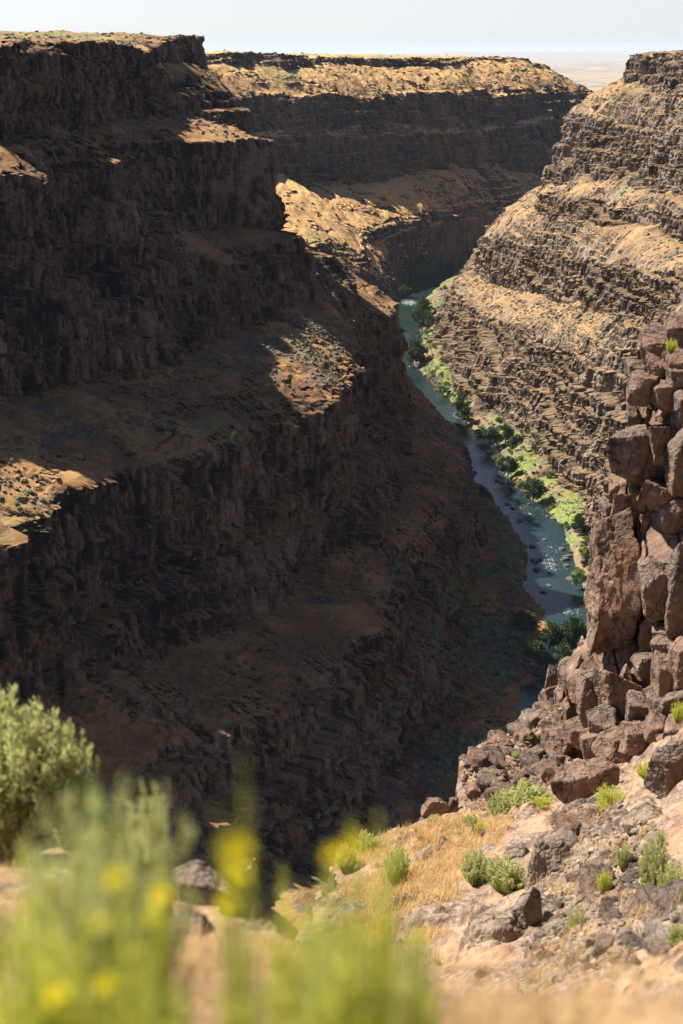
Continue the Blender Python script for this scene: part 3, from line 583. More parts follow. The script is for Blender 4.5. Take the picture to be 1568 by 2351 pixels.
boulder(984, 1874, 1893, 42, 44, 'flat slab under the wedge boulder on the canyon lip', crag_mat, 7, .0, .9)
boulder(1040, 1826, 1880, 26, 45, 'thin dark rock between the wedge boulder and the rubble knob', crag_mat2, 8)
boulder(1512, 1852, 1985, 190, 25, 'wide slab boulder splashed with orange lichen under the crag', lichen_mat, 9, -.12, .8, 8)
boulder(1545, 1955, 2030, 100, 22.5, 'grey boulder tucked under the orange lichen slab', boulder_mat, 10, .2)
boulder(1545, 1690, 1850, 110, 29, 'tall grey boulder at the right edge above the orange lichen slab', crag_mat2, 11, .15, .8, yaw=.3)
boulder(1385, 2150, 2262, 95, 14.4, 'squat reddish boulder beside the grey dead shrub', crag_mat, 12, .1, .8)
boulder(1345, 1990, 2040, 60, 24, 'low brown boulder right of the flat-faced boulder', boulder_mat, 13, .2)
boulder(1190, 1945, 1985, 55, 30, 'pale stone lying behind the sagebrush pair', boulder_mat, 14, .2)
boulder(1160, 1880, 1915, 60, 37, 'small pale boulder at the foot of the large sagebrush clump', boulder_mat, 15, .1)
boulder(452, 1992, 2100, 165, 7.4, 'mottled boulder on the rim edge behind the blurred sagebrush', lichen_mat, 16, -.35, .9)
boulder(425, 2105, 2180, 120, 6.2, 'pale flat stone in front of the mottled rim boulder', boulder_mat, 17, .2)
boulder(590, 2120, 2210, 130, 6.4, 'lichen-covered rim stone with a grass tuft behind it', lichen_mat, 18, -.3)
boulder(1490, 2305, 2360, 130, 2.4, 'bright whitish stone blurred at the bottom right corner', None, 19, .1) if False else None
m = M('pale_stone'); m.col(m.mix(m.noise(m.map(1, 1, 1), 6, 4, .6), (.55, .5, .45), (.72, .68, .62))); pale_stone = m.m
boulder(1492, 2302, 2372, 125, 2.45, 'bright whitish stone blurred at the bottom right corner', pale_stone, 19, .1, .8)
# rubble of the knob: many loose stones, shared meshes
stone_me = [rock_mesh(2000+i, (1, rng.uniform(.7, 1), rng.uniform(.5, .9)), (crag_mat, crag_mat2, boulder_mat)[i % 3], 10, p=22, cuts=8, rough=.05) for i in range(9)]
def rand_in(poly_uvD, n, seed):
    r_ = np.random.default_rng(seed); P = np.array([Pd(*p)[:2] for p in poly_uvD]); lo, hi = P.min(0), P.max(0); out = []
    while len(out) < n:
        q = r_.uniform(lo, hi); ins = False; j = len(P)-1
        for i in range(len(P)):
            if (P[i, 1] > q[1]) != (P[j, 1] > q[1]) and q[0] < (P[j, 0]-P[i, 0])*(q[1]-P[i, 1])/(P[j, 1]-P[i, 1])+P[i, 0]: ins = not ins
            j = i
        if ins: out.append(q)
    return np.array(out)
knob_poly = [(1060, 1762, 46.8), (1120, 1702, 50), (1185, 1682, 52.5), (1250, 1645, 54.5), (1310, 1730, 48), (1300, 1800, 43), (1200, 1850, 41.5), (1070, 1860, 44.5)]
slope_poly = [(1210, 2110, 21), (1230, 1960, 28), (1280, 1880, 35), (1400, 1860, 32), (1500, 1900, 24), (1600, 2050, 18), (1600, 2220, 13), (1400, 2262, 13), (1200, 2300, 14)]
left_poly = [(770, 2000, 36), (860, 1945, 40), (1000, 1905, 42), (1180, 1900, 36), (1060, 2060, 28), (960, 2290, 18), (800, 2250, 23)]
def stones(poly, n, lo, hi, seed, label, group):
    r_ = np.random.default_rng(seed)
    for q in rand_in(poly, n, seed):
        z = float(ledge_z(np.array([q[0]]), np.array([q[1]]))[0]); s_ = lo*(hi/lo)**(r_.random()**2.2)
        o = tag(link('stone', stone_me[r_.integers(9)]), label, 'stone', group)
        o.location = (q[0], q[1], z+s_*.2); o.scale = (s_, s_, s_); o.rotation_euler = (r_.uniform(-.4, .4), r_.uniform(-.4, .4), r_.uniform(0, 6.28))
stones(knob_poly, 125, .14, .55, 31, 'dark angular stone in the rubble heap on the knob left of the crag', 'rubble stones on the knob')
stones(slope_poly, 135, .05, .38, 32, 'loose stone on the pale gravel slope below the crag', 'loose stones on the gravel slope')
stones(left_poly, 35, .06, .3, 33, 'small stone among the dry orange grass', 'stones in the dry grass')
def gravel(poly, n, lo, hi, seed, name, mat):
    P0, Q0 = rock_verts(77, (1, .8, .6), 3, p=14, cuts=6); q = rand_in(poly, n, seed); r_ = np.random.default_rng(seed)
    z = ledge_z(q[:, 0], q[:, 1]); s_ = lo*(hi/lo)**(r_.random(n)**2); a = r_.uniform(0, 6.28, n); tlt = r_.uniform(-.6, .6, n)
    ca, sa, ct, st = np.cos(a), np.sin(a), np.cos(tlt), np.sin(tlt)
    x, y, zz = P0.T; y2 = y[None]*ct[:, None]-zz[None]*st[:, None]; z2 = y[None]*st[:, None]+zz[None]*ct[:, None]
    V = np.stack([(x[None]*ca[:, None]-y2*sa[:, None])*s_[:, None]+q[:, :1], (x[None]*sa[:, None]+y2*ca[:, None])*s_[:, None]+q[:, 1:], z2*s_[:, None]+(z+s_*.2)[:, None]], -1)
    link(name, mesh_np(name, V.reshape(-1, 3), (Q0[None]+np.arange(n)[:, None, None]*len(P0)).reshape(-1, 4), None, False, mat), kind='stuff')
gravel(slope_poly, 9000, .014, .12, 41, 'gravel', boulder_mat)
gravel(knob_poly, 3000, .03, .14, 42, 'rubble', crag_mat)

# ------------------------------------------------------------------ plants
def mat_leaf(name, a, b, tr=.25, k=3.):
    m = M(name); f = m.noise(m.map(k, k, k), 1, 4, .6); oi = m.n('ShaderNodeObjectInfo')
    c_ = m.mix(m.sst(f, .35, .65), a, b); c_ = m.mix(m.math('MULTIPLY', oi.outputs['Random'], .2), c_, m.mix(.5, c_, (.8, .7, .5), 'MULTIPLY')); m.col(c_)
    m.b.inputs['Roughness'].default_value = .7
    t = m.n('ShaderNodeBsdfTranslucent'); m.put(t.inputs[0], c_); x = m.n('ShaderNodeMixShader'); x.inputs[0].default_value = tr
    m.l(m.b.outputs[0], x.inputs[1]); m.l(t.outputs[0], x.inputs[2]); m.l(x.outputs[0], m.out.inputs[0]); return m.m
sage_leaf = mat_leaf('sage_leaf', (.40, .44, .16), (.58, .60, .25), .45); green_leaf = mat_leaf('rabbitbrush_leaf', (.48, .51, .065), (.64, .64, .13), .5); willow_leaf = mat_leaf('willow_leaf', (.17, .22, .08), (.27, .31, .13), .25, .6)
tree_leaf = mat_leaf('tree_leaf', (.035, .062, .018), (.085, .125, .032), .2, .35); bank_leaf = mat_leaf('bank_leaf', (.065, .115, .022), (.17, .22, .05), .25, .5)
grass_mat = mat_leaf('dry_grass', (.58, .38, .16), (.74, .55, .27), .35, 2.); grey_twig = mat_leaf('dead_twig', (.30, .27, .25), (.48, .44, .42), .05, 4.); petal = mat_leaf('yellow_petal', (.74, .58, .015), (.80, .68, .02), .3)
stem_green = mat_leaf('green_stem', (.34, .38, .06), (.52, .50, .09), .45, 8.); scrub_leaf = mat_leaf('scrub_leaf', (.09, .105, .06), (.19, .20, .115), .1, .4)
m = M('bark'); m.col(m.mix(m.noise(m.map(8, 8, 1.5), 1, 4), (.10, .075, .055), (.22, .18, .15))); bark = m.m
def tubes(paths, rads, ns=4):
    """list of (k,3) paths -> tapered tubes, one vertex/quad array"""
    V, Q, b = [], [], 0
    for P, R in zip(paths, rads):
        P = np.asarray(P); k = len(P); t = np.gradient(P, axis=0); t /= np.linalg.norm(t, axis=1)[:, None]+1e-9
        u = np.cross(t, [.31, .95, .1]); u /= np.linalg.norm(u, axis=1)[:, None]+1e-9; w = np.cross(t, u)
        an = np.arange(ns)/ns*2*math.pi; r = np.asarray(R)[:, None, None]
        V.append((P[:, None]+r*(np.cos(an)[None, :, None]*u[:, None]+np.sin(an)[None, :, None]*w[:, None])).reshape(-1, 3))
        i = np.arange(k*ns).reshape(k, ns); j = np.roll(i, -1, 1)
        Q.append(np.stack([i[:-1], j[:-1], j[1:], i[1:]], -1).reshape(-1, 4)+b); b += k*ns
    return np.vstack(V), np.vstack(Q)
def leaves(pos, dirs, ln, wd, seed):
    """one pointed quad per leaf"""
    r_ = np.random.default_rng(seed); n = len(pos); d = dirs/np.linalg.norm(dirs, axis=1)[:, None]
    s = np.cross(d, r_.normal(0, 1, (n, 3))); s /= np.linalg.norm(s, axis=1)[:, None]+1e-9; ln = np.broadcast_to(ln, n)[:, None]; wd = np.broadcast_to(wd, n)[:, None]
    V = np.stack([pos, pos+d*ln*.5+s*wd*.5, pos+d*ln, pos+d*ln*.5-s*wd*.5], 1)
    return V.reshape(-1, 3), np.arange(n*4).reshape(n, 4)
def shrub_meshes(seed, shoots, per, spread, lf, leafmat, stemmat, up=.55, lat=.012):
    """unit shrub: height about 1, radius about spread"""
    r_ = np.random.default_rng(seed); paths, rads, pos, dr = [], [], [], []
    for i in range(shoots):
        a = r_.uniform(0, 6.28); q = r_.random()**.6; L = (1-.45*q*q)*r_.uniform(.5, 1.08)
        d = np.array([math.cos(a)*q*spread, math.sin(a)*q*spread, 1.]); base = np.array([math.cos(a)*q*.18*spread, math.sin(a)*q*.18*spread, 0])
        t = np.linspace(0, 1, 6)[:, None]
        P = base+np.c_[d[0]*t**(1/(1+up))*L, d[1]*t**(1/(1+up))*L, t*L*(1-.1*q)]+r_.normal(0, .012, (6, 3))*t
        paths.append(P); rads.append(np.linspace(.009, .003, 6))
        f = 1-r_.random(per)**1.5*.72
        pp = np.stack([np.interp(f, t[:, 0], P[:, k]) for k in range(3)], -1); ax = P[-1]-P[2]; ax /= np.linalg.norm(ax)
        pos.append(pp+r_.normal(0, lat, (per, 3))); dr.append(ax*r_.uniform(.5, 1.2, (per, 1))+r_.normal(0, .45, (per, 3)))
    V, Q = leaves(np.vstack(pos), np.vstack(dr), r_.uniform(.6, 1.2, shoots*per)*lf[0], lf[1], seed)
    Vs, Qs = tubes(paths, rads, 3)
    return mesh_np('foliage', V, Q, None, False, leafmat), mesh_np('stem', Vs, Qs, None, True, stemmat)
sage = [shrub_meshes(60+i, 150, 60, .62, (.06, .022), sage_leaf, bark) for i in range(3)]
sage_near = shrub_meshes(70, 200, 110, .5, (.045, .014), sage_leaf, bark)
plume = [shrub_meshes(75+i, 170, 120, .75, (.045, .012), lm, stem_green, .35, .022) for i, lm in enumerate((sage_leaf, green_leaf))]
rabbit = [shrub_meshes(80+i, 150, 30, .55, (.09, .012), green_leaf, stem_green, .2) for i in range(2)]
dead = shrub_meshes(90, 160, 10, .8, (.05, .006), grey_twig, grey_twig)
def plant(name, kind, u, v, w, h, D, label, cat, surf=None, group=None, seed=0, rz=None, z=None):
    k = D/3265.3; p = Pd(u, v, D)
    top = Pd(u, v-h, D)[2]
    if surf is not None: p[2] = float(surf(np.array([p[0]]), np.array([p[1]]))[0])-.02
    e = empty(name, tuple(p), label, cat, group); H = max((top-p[2])*1.05, h*k*.8); W = w*k*1.3
    fo = link('foliage', kind[0], e); st = link('stem', kind[1], e)
    sp = {id(dead): .8, id(sage_near): .5, id(plume[0]): .75, id(plume[1]): .75}.get(id(kind), .6)
    e.scale = (W/(2*sp), W/(2*sp), H); e.rotation_euler = (0, 0, rz if rz is not None else seed*1.7); return e
SB = [ (1205, 1896, 118, 92, 39, 'broad sagebrush clump below the rubble knob, the largest on the far ledge'), (1148, 1888, 70, 62, 40.5, 'sagebrush leaning on the left of the broad clump'), (1245, 1880, 60, 60, 39.6, 'dark sagebrush at the right end of the broad clump'),
 (1176, 1862, 60, 52, 43, 'pale sagebrush behind the broad clump against the knob'), (910, 2010, 72, 66, 31, 'round sagebrush alone on the dry orange grass slope'), (1092, 2036, 90, 76, 28, 'left sagebrush of the pair beside the flat-faced boulder'), (1165, 2066, 120, 90, 26, 'right sagebrush of the pair touching the flat-faced boulder'),
 (1320, 2150, 56, 62, 18, 'single small round shrub on the pale gravel slope'), (1500, 2040, 80, 120, 19, 'tall sagebrush in front of the orange lichen slab'), (1540, 2100, 90, 110, 17, 'bushy sagebrush at the right edge below the tall one'), (1432, 1992, 46, 56, 22, 'slender grey sagebrush left of the tall one'),
 (942, 2310, 66, 108, 15, 'sagebrush at the lower left of the ledge beside pale stones'), (1550, 2262, 76, 90, 13, 'sagebrush at the bottom right behind the near rim'), (1002, 1918, 50, 44, 41, 'small sagebrush near the wedge boulder on the lip'), (1078, 1950, 44, 40, 36, 'dusty sagebrush left of the pale stones'),
 (838, 1965, 62, 52, 37, 'sagebrush on the left tip of the ledge above the dark canyon'), (795, 2000, 58, 56, 35, 'half-hidden sagebrush behind the blurred green plants'), (1145, 1697, 24, 20, 50.5, 'tiny green shrub on the skyline of the rubble knob'), (1185, 1752, 26, 26, 48, 'small sagebrush in the middle of the rubble knob'), (1212, 1738, 22, 24, 49, 'little pale shrub near the top of the rubble knob'),
 (1300, 1612, 22, 26, 52, 'lone grey shrub on the left shoulder of the crag foot'), (1130, 1806, 30, 24, 45.6, 'dark little shrub on the lower rubble of the knob'), (1350, 1550, 20, 22, 50, 'grey-green shrub on the notch left of the crag')]
for i, (u, v, w, h, D, lab) in enumerate(SB): plant('sagebrush', sage[i % 3], u, v, w, h, D, lab, 'shrub', ledge_z if v > 1690 and D < 50 else None, None, i)
RBu = [(1400, 1882, 100, 74, 31, 'feathery green rabbitbrush left of the tall grey boulder'), (1482, 1806, 66, 56, 33.5, 'bright green rabbitbrush above the feathery one'), (1556, 1660, 46, 48, 37, 'yellow-green rabbitbrush at the right edge below the crag'), (1540, 812, 34, 34, 46.5, 'bright green tuft growing on the top of the crag'),
 (1290, 1770, 28, 30, 45.5, 'small yellowish tuft at the right end of the rubble knob'), (1245, 1905, 60, 34, 37, 'yellow-green tuft at the foot of the broad sagebrush clump'), (1100, 1962, 40, 40, 35, 'yellow-green tuft next to the dusty sagebrush'), (1385, 2052, 50, 56, 21, 'olive tuft beside the low brown boulder')]
for i, (u, v, w, h, D, lab) in enumerate(RBu): plant('rabbitbrush', rabbit[i % 2], u, v, w, h, D, lab, 'shrub', ledge_z if D < 40 and v > 1690 else None, None, i)
plant('dead_shrub', dead, 1500, 2225, 150, 120, 13.2, 'grey leafless dead shrub on the slope at the lower right', 'shrub', ledge_z)
plant('dead_shrub', dead, 1425, 1925, 60, 50, 27, 'small grey dead shrub in front of the overhanging boulder', 'shrub', ledge_z, None, 3)
# on the rim, close to the lens
NB = [(40, 1900, 300, 285, 8.2, 'bushy pale green sagebrush at the left edge on the rim lip'), (170, 1890, 150, 215, 8.5, 'sagebrush standing just right of the left-edge one on the rim lip'), (235, 2290, 560, 430, 1.9, 'tall strongly blurred sagebrush in front of the two on the rim lip'), (345, 2085, 150, 260, 4.2, 'grey-tipped sagebrush to the right of the tall blurred one'),
  (70, 2330, 460, 230, 1.6, 'low blurred yellow-green bush at the foot of the tall one'), (690, 2330, 260, 240, 1.7, 'blurred green bush left of centre at the bottom'), (850, 2370, 400, 350, 1.5, 'large blurred light green bush at the bottom centre'), (548, 2330, 190, 300, 1.2, 'narrow yellow-green plume, the most blurred, between the rim stones'), (770, 2340, 260, 240, 1.6, 'blurred bush between the two green ones at the bottom centre'),
  (345, 2340, 300, 230, 1.4, 'low blurred yellow-green bush right of the tall blurred sagebrush'), (940, 2360, 200, 210, 1.7, 'blurred bush at the right end of the bottom centre row')]
for i, (u, v, w, h, D, lab) in enumerate(NB): plant('sagebrush', sage_near if D > 4 else plume[0] if i in (2, 8, 10) else plume[1], u, v, w, h, D, lab, 'shrub', near_z, None, i)
def flower_plant(heads, D, label, seed):
    """thin-stemmed yellow flower; heads are measured (u, v)"""
    r_ = np.random.default_rng(seed); u0 = np.mean([h[0] for h in heads]); b = Pd(u0, 2300, D); b[2] = float(near_z(np.array([b[0]]), np.array([b[1]]))[0])
    e = empty('yellow_flower', tuple(b), label, 'flower')
    for (u, v, rad) in heads:
        t = Pd(u, v, D+r_.uniform(-.05, .05))-b; s = np.linspace(0, 1, 8)[:, None]
        P = np.c_[t[0]*s**1.6, t[1]*s**1.6, t[2]*s]; V0, Q0 = tubes([P], [np.linspace(.0035, .002, 8)], 5); n = 40; f = r_.uniform(.1, .85, n); pp = np.stack([np.interp(f, s[:, 0], P[:, k]) for k in range(3)], -1); V, Q = leaves(pp, r_.normal(0, .5, (n, 3))+[0, 0, .8], .05, .009, seed); link('stem', mesh_np('stem', np.vstack([V0, V]), np.vstack([Q0, Q+len(V0)]), None, False, stem_green), e)
        bm = bmesh.new(); npet = 9
        for k in range(npet):
            for lay, (tl, sc_) in enumerate(((.25, 1.), (.9, .7))):
                a = (k+.5*lay)/npet*6.283; d = Vector((math.cos(a)*math.cos(tl), math.sin(a)*math.cos(tl), math.sin(tl))); sd_ = Vector((-math.sin(a), math.cos(a), 0))
                c0 = Vector((0, 0, 0)); vs = [bm.verts.new(c0), bm.verts.new(d*rad*sc_*.55+sd_*rad*.22), bm.verts.new(d*rad*sc_), bm.verts.new(d*rad*sc_*.55-sd_*rad*.22)]; bm.faces.new(vs)
        bmesh.ops.create_icosphere(bm, subdivisions=1, radius=rad*.38, matrix=Matrix.Translation((0, 0, rad*.12)))
        me = bpy.data.meshes.new('flower_head'); bm.to_mesh(me); bm.free(); me.materials.append(petal); o = link('flower_head', me, e); o.location = tuple(t); o.rotation_euler = (r_.uniform(.3, .9), r_.uniform(-.4, .4), 0)
flower_plant([(262, 2018, .013), (232, 2120, .008)], 1.25, 'yellow flower with its round head blurred against the tall sagebrush', 1)
flower_plant([(540, 1950, .018), (545, 2010, .014), (520, 2080, .012)], 1.15, 'tall yellow flower spike blurred against the dark cliff', 2)
flower_plant([(812, 1938, .013)], 1.2, 'highest yellow flower, blurred against the dark canyon right of the spike', 3)
flower_plant([(368, 2062, .014), (352, 2110, .009)], 1.25, 'yellow flower over the shadow under the mottled rim boulder', 4)
flower_plant([(130, 2285, .016), (240, 2260, .012)], 1.2, 'low yellow flower in the bottom left corner', 5)
flower_plant([(765, 1965, .011), (860, 2130, .010)], 1.2, 'yellow flower among the blurred green shrubs at the bottom centre', 6)
# dry grass: far too many blades to count
def grass(name, pts, zs, n_bl, hgt, wid, mat, seed, spread=.12):
    r_ = np.random.default_rng(seed); n = len(pts)*n_bl; c = np.repeat(np.c_[pts, zs], n_bl, 0); off = r_.normal(0, spread, (n, 2)); c = c+np.c_[off, np.zeros(n)]
    h = hgt*r_.uniform(.5, 1.2, n); a = r_.uniform(0, 6.28, n); ln = r_.uniform(.1, .55, n)*h; s = np.c_[-np.sin(a), np.cos(a), a*0]*wid
    top = c+np.c_[np.cos(a)*ln, np.sin(a)*ln, h]; mid = c+np.c_[np.cos(a)*ln*.3, np.sin(a)*ln*.3, h*.55]
    V = np.stack([c-s, c+s, mid+s*.7, mid-s*.7, top+s*.15, top-s*.15], 1).reshape(-1, 3); i = np.arange(n)[:, None]*6
    Q = np.concatenate([i+[0, 1, 2, 3], i+[3, 2, 4, 5]]); link(name, mesh_np(name, V, Q, None, False, mat), kind='stuff')
q = rand_in(left_poly, 2600, 51); q = q[fb2(q[:, 0]/2., q[:, 1]/2., 3, 6) > -.25]; grass('dry_grass', q, ledge_z(q[:, 0], q[:, 1])-.02, 16, .24, .007, grass_mat, 52)
q = np.vstack([rand_in(slope_poly, 500, 53), rand_in(knob_poly, 260, 54)]); q = q[fb2(q[:, 0]/1.5, q[:, 1]/1.5, 3, 7) > .05]; grass('sparse_dry_grass', q, ledge_z(q[:, 0], q[:, 1])-.02, 14, .2, .006, grass_mat, 55)
q = rand_in([(-250, 1965, 8.5), (380, 2005, 7.6), (620, 2160, 6.1), (950, 2285, 3.8), (1300, 2290, 2.9), (1750, 2265, 2.8), (1750, 2345, 2.1), (784, 2350, 2.0), (-250, 2350, 2.3)], 420, 56); grass('rim_grass', q, near_z(q[:, 0], q[:, 1])-.01, 14, .10, .002, grass_mat, 57, .06)
q = np.c_[rng.uniform(-.45, .45, 640), rng.uniform(1.1, 1.75, 640)]; q = q[(q[:, 0]/q[:, 1] > -.3) & (q[:, 0]/q[:, 1] < .3)]; q[:, 0] += 0; grass('tall_rim_grass', q, near_z(q[:, 0], q[:, 1])-.01, 9, .32, .0018, grass_mat, 58, .04)

# ------------------------------------------------------------------ trees and bushes by the river
def tree_meshes(seed, n_leaf, leafmat, tall=1., low=.12, lf=.085):
    """unit tree of height 1: trunk with limbs and a crown of leaf clumps"""
    r_ = np.random.default_rng(seed); paths = [np.c_[r_.normal(0, .012, 7).cumsum(), r_.normal(0, .012, 7).cumsum(), np.linspace(0, .8, 7)]]; rads = [np.linspace(.035, .008, 7)]; cl = []
    for i in range(15):
        f = r_.uniform(.15, .95); b = np.array([np.interp(f*.8, paths[0][:, 2], paths[0][:, k]) for k in range(3)]); a = r_.uniform(0, 6.28); L = tall*(.34*math.sin(math.pi*min(1, f*.85+.12))+.05)*r_.uniform(.7, 1.2)
        t = np.linspace(0, 1, 5)[:, None]; P = b+np.c_[np.cos(a)*L*t, np.sin(a)*L*t, .28*L*t**1.4+.06*t]; paths.append(P); rads.append(np.linspace(.012, .003, 5))
        for g in (.55, .85, 1.05): cl.append((b+(P[-1]-b)*g, r_.uniform(.075, .14)))
    cl.append((paths[0][-1]+[0, 0, .06], .12)); cl.append((np.array([0, 0, .92]), .09))
    k = n_leaf//len(cl); pos, dr = [], []
    for c, R in cl:
        d = r_.normal(0, 1, (k, 3)); d /= np.linalg.norm(d, axis=1)[:, None]; pos.append(c+d*R*r_.random((k, 1))**.4*[1, 1, .8]); dr.append(d+r_.normal(0, .5, (k, 3)))
    V, Q = leaves(np.vstack(pos), np.vstack(dr), r_.uniform(.6, 1.3, k*len(cl))*lf, lf*.62, seed); V[:, 2] = np.maximum(V[:, 2], 0)
    Vs, Qs = tubes(paths, rads, 5); return mesh_np('crown', V, Q, None, False, leafmat), mesh_np('trunk', Vs, Qs, None, True, bark)
trees = [tree_meshes(200+i, 2600, tree_leaf) for i in range(4)]; pale_tree = tree_meshes(210, 2400, willow_leaf, 1.1); lone = tree_meshes(211, 2200, bank_leaf, .8)
def tree(mesh, u, v0, v1, w, z, label, seed=0, name='tree', cat='tree'):
    p = Pz(u, v1, z); k = p[1]/3265.3; e = empty(name, tuple(p-[0, 0, .4]), label, cat); link('trunk', mesh[1], e); link('crown', mesh[0], e)
    H = (v1-v0)*k*1.04; W = w*k/.78; e.scale = (W, W, H); e.rotation_euler = (0, 0, seed*1.3); return e
for i, (u, v0, v1, w, lab) in enumerate([(955, 593, 638, 37, 'dark tree at the far river bend, left of the farthest water'), (986, 590, 624, 33, 'tree behind the dark one at the far river bend'), (1012, 594, 620, 30, 'farthest tree, where the river disappears behind the right wall'), (1005, 614, 638, 21, 'small tree on the right bank at the far bend'),
  (929, 654, 678, 23, 'rounded dark tree on the left gravel bar'), (972, 684, 736, 44, 'upper tree of the dense clump beside the upper rapids'), (986, 716, 758, 40, 'lower tree of the dense clump beside the upper rapids'), (965, 700, 745, 34, 'tree on the water side of the dense clump'), (956, 778, 838, 40, 'tall dark tree just above the point where the left wall hides the river'), (945, 800, 838, 26, 'shorter tree leaning over the water beside the tall dark one'),
  (1063, 900, 946, 40, 'rounded tree where the river reappears below the left wall'), (1070, 932, 970, 36, 'bushy tree just below the rounded one'), (1128, 978, 1020, 44, 'broad low tree in the middle of the right bank'), (1160, 972, 1016, 34, 'tree behind the broad low one on the right bank'), (1188, 996, 1036, 40, 'tree against the foot of the right wall in the middle of the bank'), (1166, 1044, 1092, 40, 'dense dark upright tree at the water edge'),
  (1223, 1094, 1148, 46, 'large round tree standing alone on the wide bank'), (1327, 1174, 1230, 38, 'tree nearest the crag on the right bank'), (1348, 1268, 1300, 26, 'small tree half hidden by the crag')]):
    tree(trees[i % 4], u, v0, v1, w, -238, lab, i)
for i, (u, v0, v1, w, lab) in enumerate([(1145, 1040, 1070, 27, 'pale willow beside the dense dark upright tree'), (1112, 985, 1008, 34, 'pale willow left of the broad low tree'), (1015, 882, 905, 30, 'pale willow where the bank narrows'), (1200, 1100, 1128, 36, 'pale willow left of the large round tree'), (1330, 1300, 1345, 34, 'pale willow below the gravel bank near the crag'), (1340, 1250, 1280, 26, 'light green willow beside the crag edge')]):
    tree(pale_tree, u, v0, v1, w, -238.5, lab, i, 'willow')
for i, (u, v0, v1, w, lab) in enumerate([(1106, 1112, 1156, 38, 'shaded tree at the foot of the left wall, upstream'), (1205, 1395, 1450, 60, 'shaded tree on the left bank beside the dark water'), (1262, 1418, 1490, 60, 'wide shaded tree on the left bank above the last dark water'), (1312, 1400, 1500, 52, 'shaded tree standing by the last visible dark water'), (1230, 1460, 1530, 62, 'shaded tree below the wide one on the left bank'), (1290, 1470, 1535, 60, 'lowest shaded tree in the canyon, beside the crag notch')]):
    tree(trees[(i+1) % 4], u, v0, v1, w, -239, lab, i+3)
tree(lone, 541, 986, 1019, 20, -119, 'lone small green tree catching the sun on the shaded bench', 2)
# bushes on the banks
bush_me = [tree_meshes(220+i, 700, bank_leaf, 1.5, lf=.16) for i in range(3)]
r_ = np.random.default_rng(91); nb = len(LV)
bank_strip = RV[-int(RV.shape[0]*.075):]                                   # rows of the right bank, foot of the wall to the water
nbk = 0
while nbk < 290:
    i, j = r_.integers(2, bank_strip.shape[0]-3), r_.integers(0, bank_strip.shape[1]); p = bank_strip[i, j]
    if not (570 < p[1] < 1650) or fb2(np.array([p[0]/14]), np.array([p[1]/25]), 3, 5)[0] < -.35 or p[2] < -240.2: continue
    e = empty('bank_bush', tuple(p-[0, 0, .2]), 'low bright green bush on the right river bank', 'bush', 'bushes on the river bank'); me = bush_me[r_.integers(3)]
    link('foliage', me[0], e); s_ = 1.*(4.2/1.)**(r_.random()**1.3); e.scale = (s_*1.1, s_*1.1, s_); e.rotation_euler = (0, 0, r_.uniform(0, 6.28)); nbk += 1
# rocks in and beside the water
river_me = [rock_mesh(2100+i, (1, rng.uniform(.7, 1), rng.uniform(.45, .7)), wet_mat, 10, p=16, cuts=8, rough=.05) for i in range(5)]
def river_rock(p, s_):
    o = tag(link('river_rock', river_me[r_.integers(5)]), 'dark rounded rock in or beside the river', 'rock', 'rocks in the river'); o.location = tuple(p); o.scale = (s_, s_, s_); o.rotation_euler = (0, 0, r_.uniform(0, 6.28))
for (u, v, s_) in [(1222, 1256, 2), (1228, 1290, 2.4), (1232, 1310, 2), (1240, 1285, 1.4), (1260, 1345, 1.3), (1308, 1330, 2), (1300, 1300, 1.8), (1296, 1286, 2.4), (1305, 1278, 2.2), (1312, 1268, 1.8), (1290, 1262, 2), (1275, 1300, 1.2), (1262, 1315, 1.2), (1195, 1197, 1.6), (1176, 1168, 1.5), (1165, 1158, 1.5), (1142, 1108, 1.3), (1090, 1086, 2), (1086, 1092, 1.6), (1140, 1104, 1.1), (1120, 1040, 1.2), (1108, 1030, 1.2), (1075, 1050, 1.4), (1120, 1165, 1.4), (915, 765, 4.5), (925, 760, 3), (950, 720, 2), (1246, 1360, 1.3), (1250, 1240, 1.2), (1320, 1320, 1.5)]: river_rock(Pz(u, v, -240.1), s_)
for _ in range(90):
    j = r_.integers(0, RV.shape[1]); p = RV[-4, j]
    if 560 < p[1] < 1300: river_rock((p[0]+r_.normal(0, 2.), p[1], -239.9), .5+1.3*r_.random()**2)
# scrub and talus blocks on the canyon benches
def scatter(V, tl, n, seed, name, proto, lo, hi, mat, ymin, ymax, keep=0, thr=.8, flat=.7):
    r_ = np.random.default_rng(seed); nr, nc = tl.shape; I = r_.integers(3, nr-3, n*16); J = r_.integers(3, nc-3, n*16); P = V[I, J]
    cl = fb2(P[:, 0]/22., (P[:, 1]+P[:, 2])/22., 3, seed)
    ok = (tl[I, J] > thr) & (P[:, 1] > ymin) & (P[:, 1] < ymax) & (cl > r_.normal(.12, .12, len(cl))) & (P[:, 2] > -238.5); P = P[ok][:n]; n = len(P)
    s_ = lo*(hi/lo)**(r_.random(n)**1.8); o = np.argsort(-s_); P, s_ = P[o], s_[o]
    P0, Q0 = proto; a = r_.uniform(0, 6.28, n); x, y, z = P0.T
    sl = slice(keep, n); ca, sa = np.cos(a[sl])[:, None], np.sin(a[sl])[:, None]; S_ = s_[sl][:, None]; B_ = P[sl]
    W = np.stack([(x*ca-y*sa)*S_+B_[:, :1], (x*sa+y*ca)*S_+B_[:, 1:2], z*S_*flat+B_[:, 2:]+.15*S_], -1); m_ = len(B_)
    link(name, mesh_np(name, W.reshape(-1, 3), (Q0[None]+np.arange(m_)[:, None, None]*len(P0)).reshape(-1, 4), None, False, mat), kind='stuff')
    return P[:keep], s_[:keep], a[:keep]
r9 = np.random.default_rng(12); D9, Q9 = _cs[4]; blob = D9*(.75+.35*r9.random(len(D9)))[:, None]
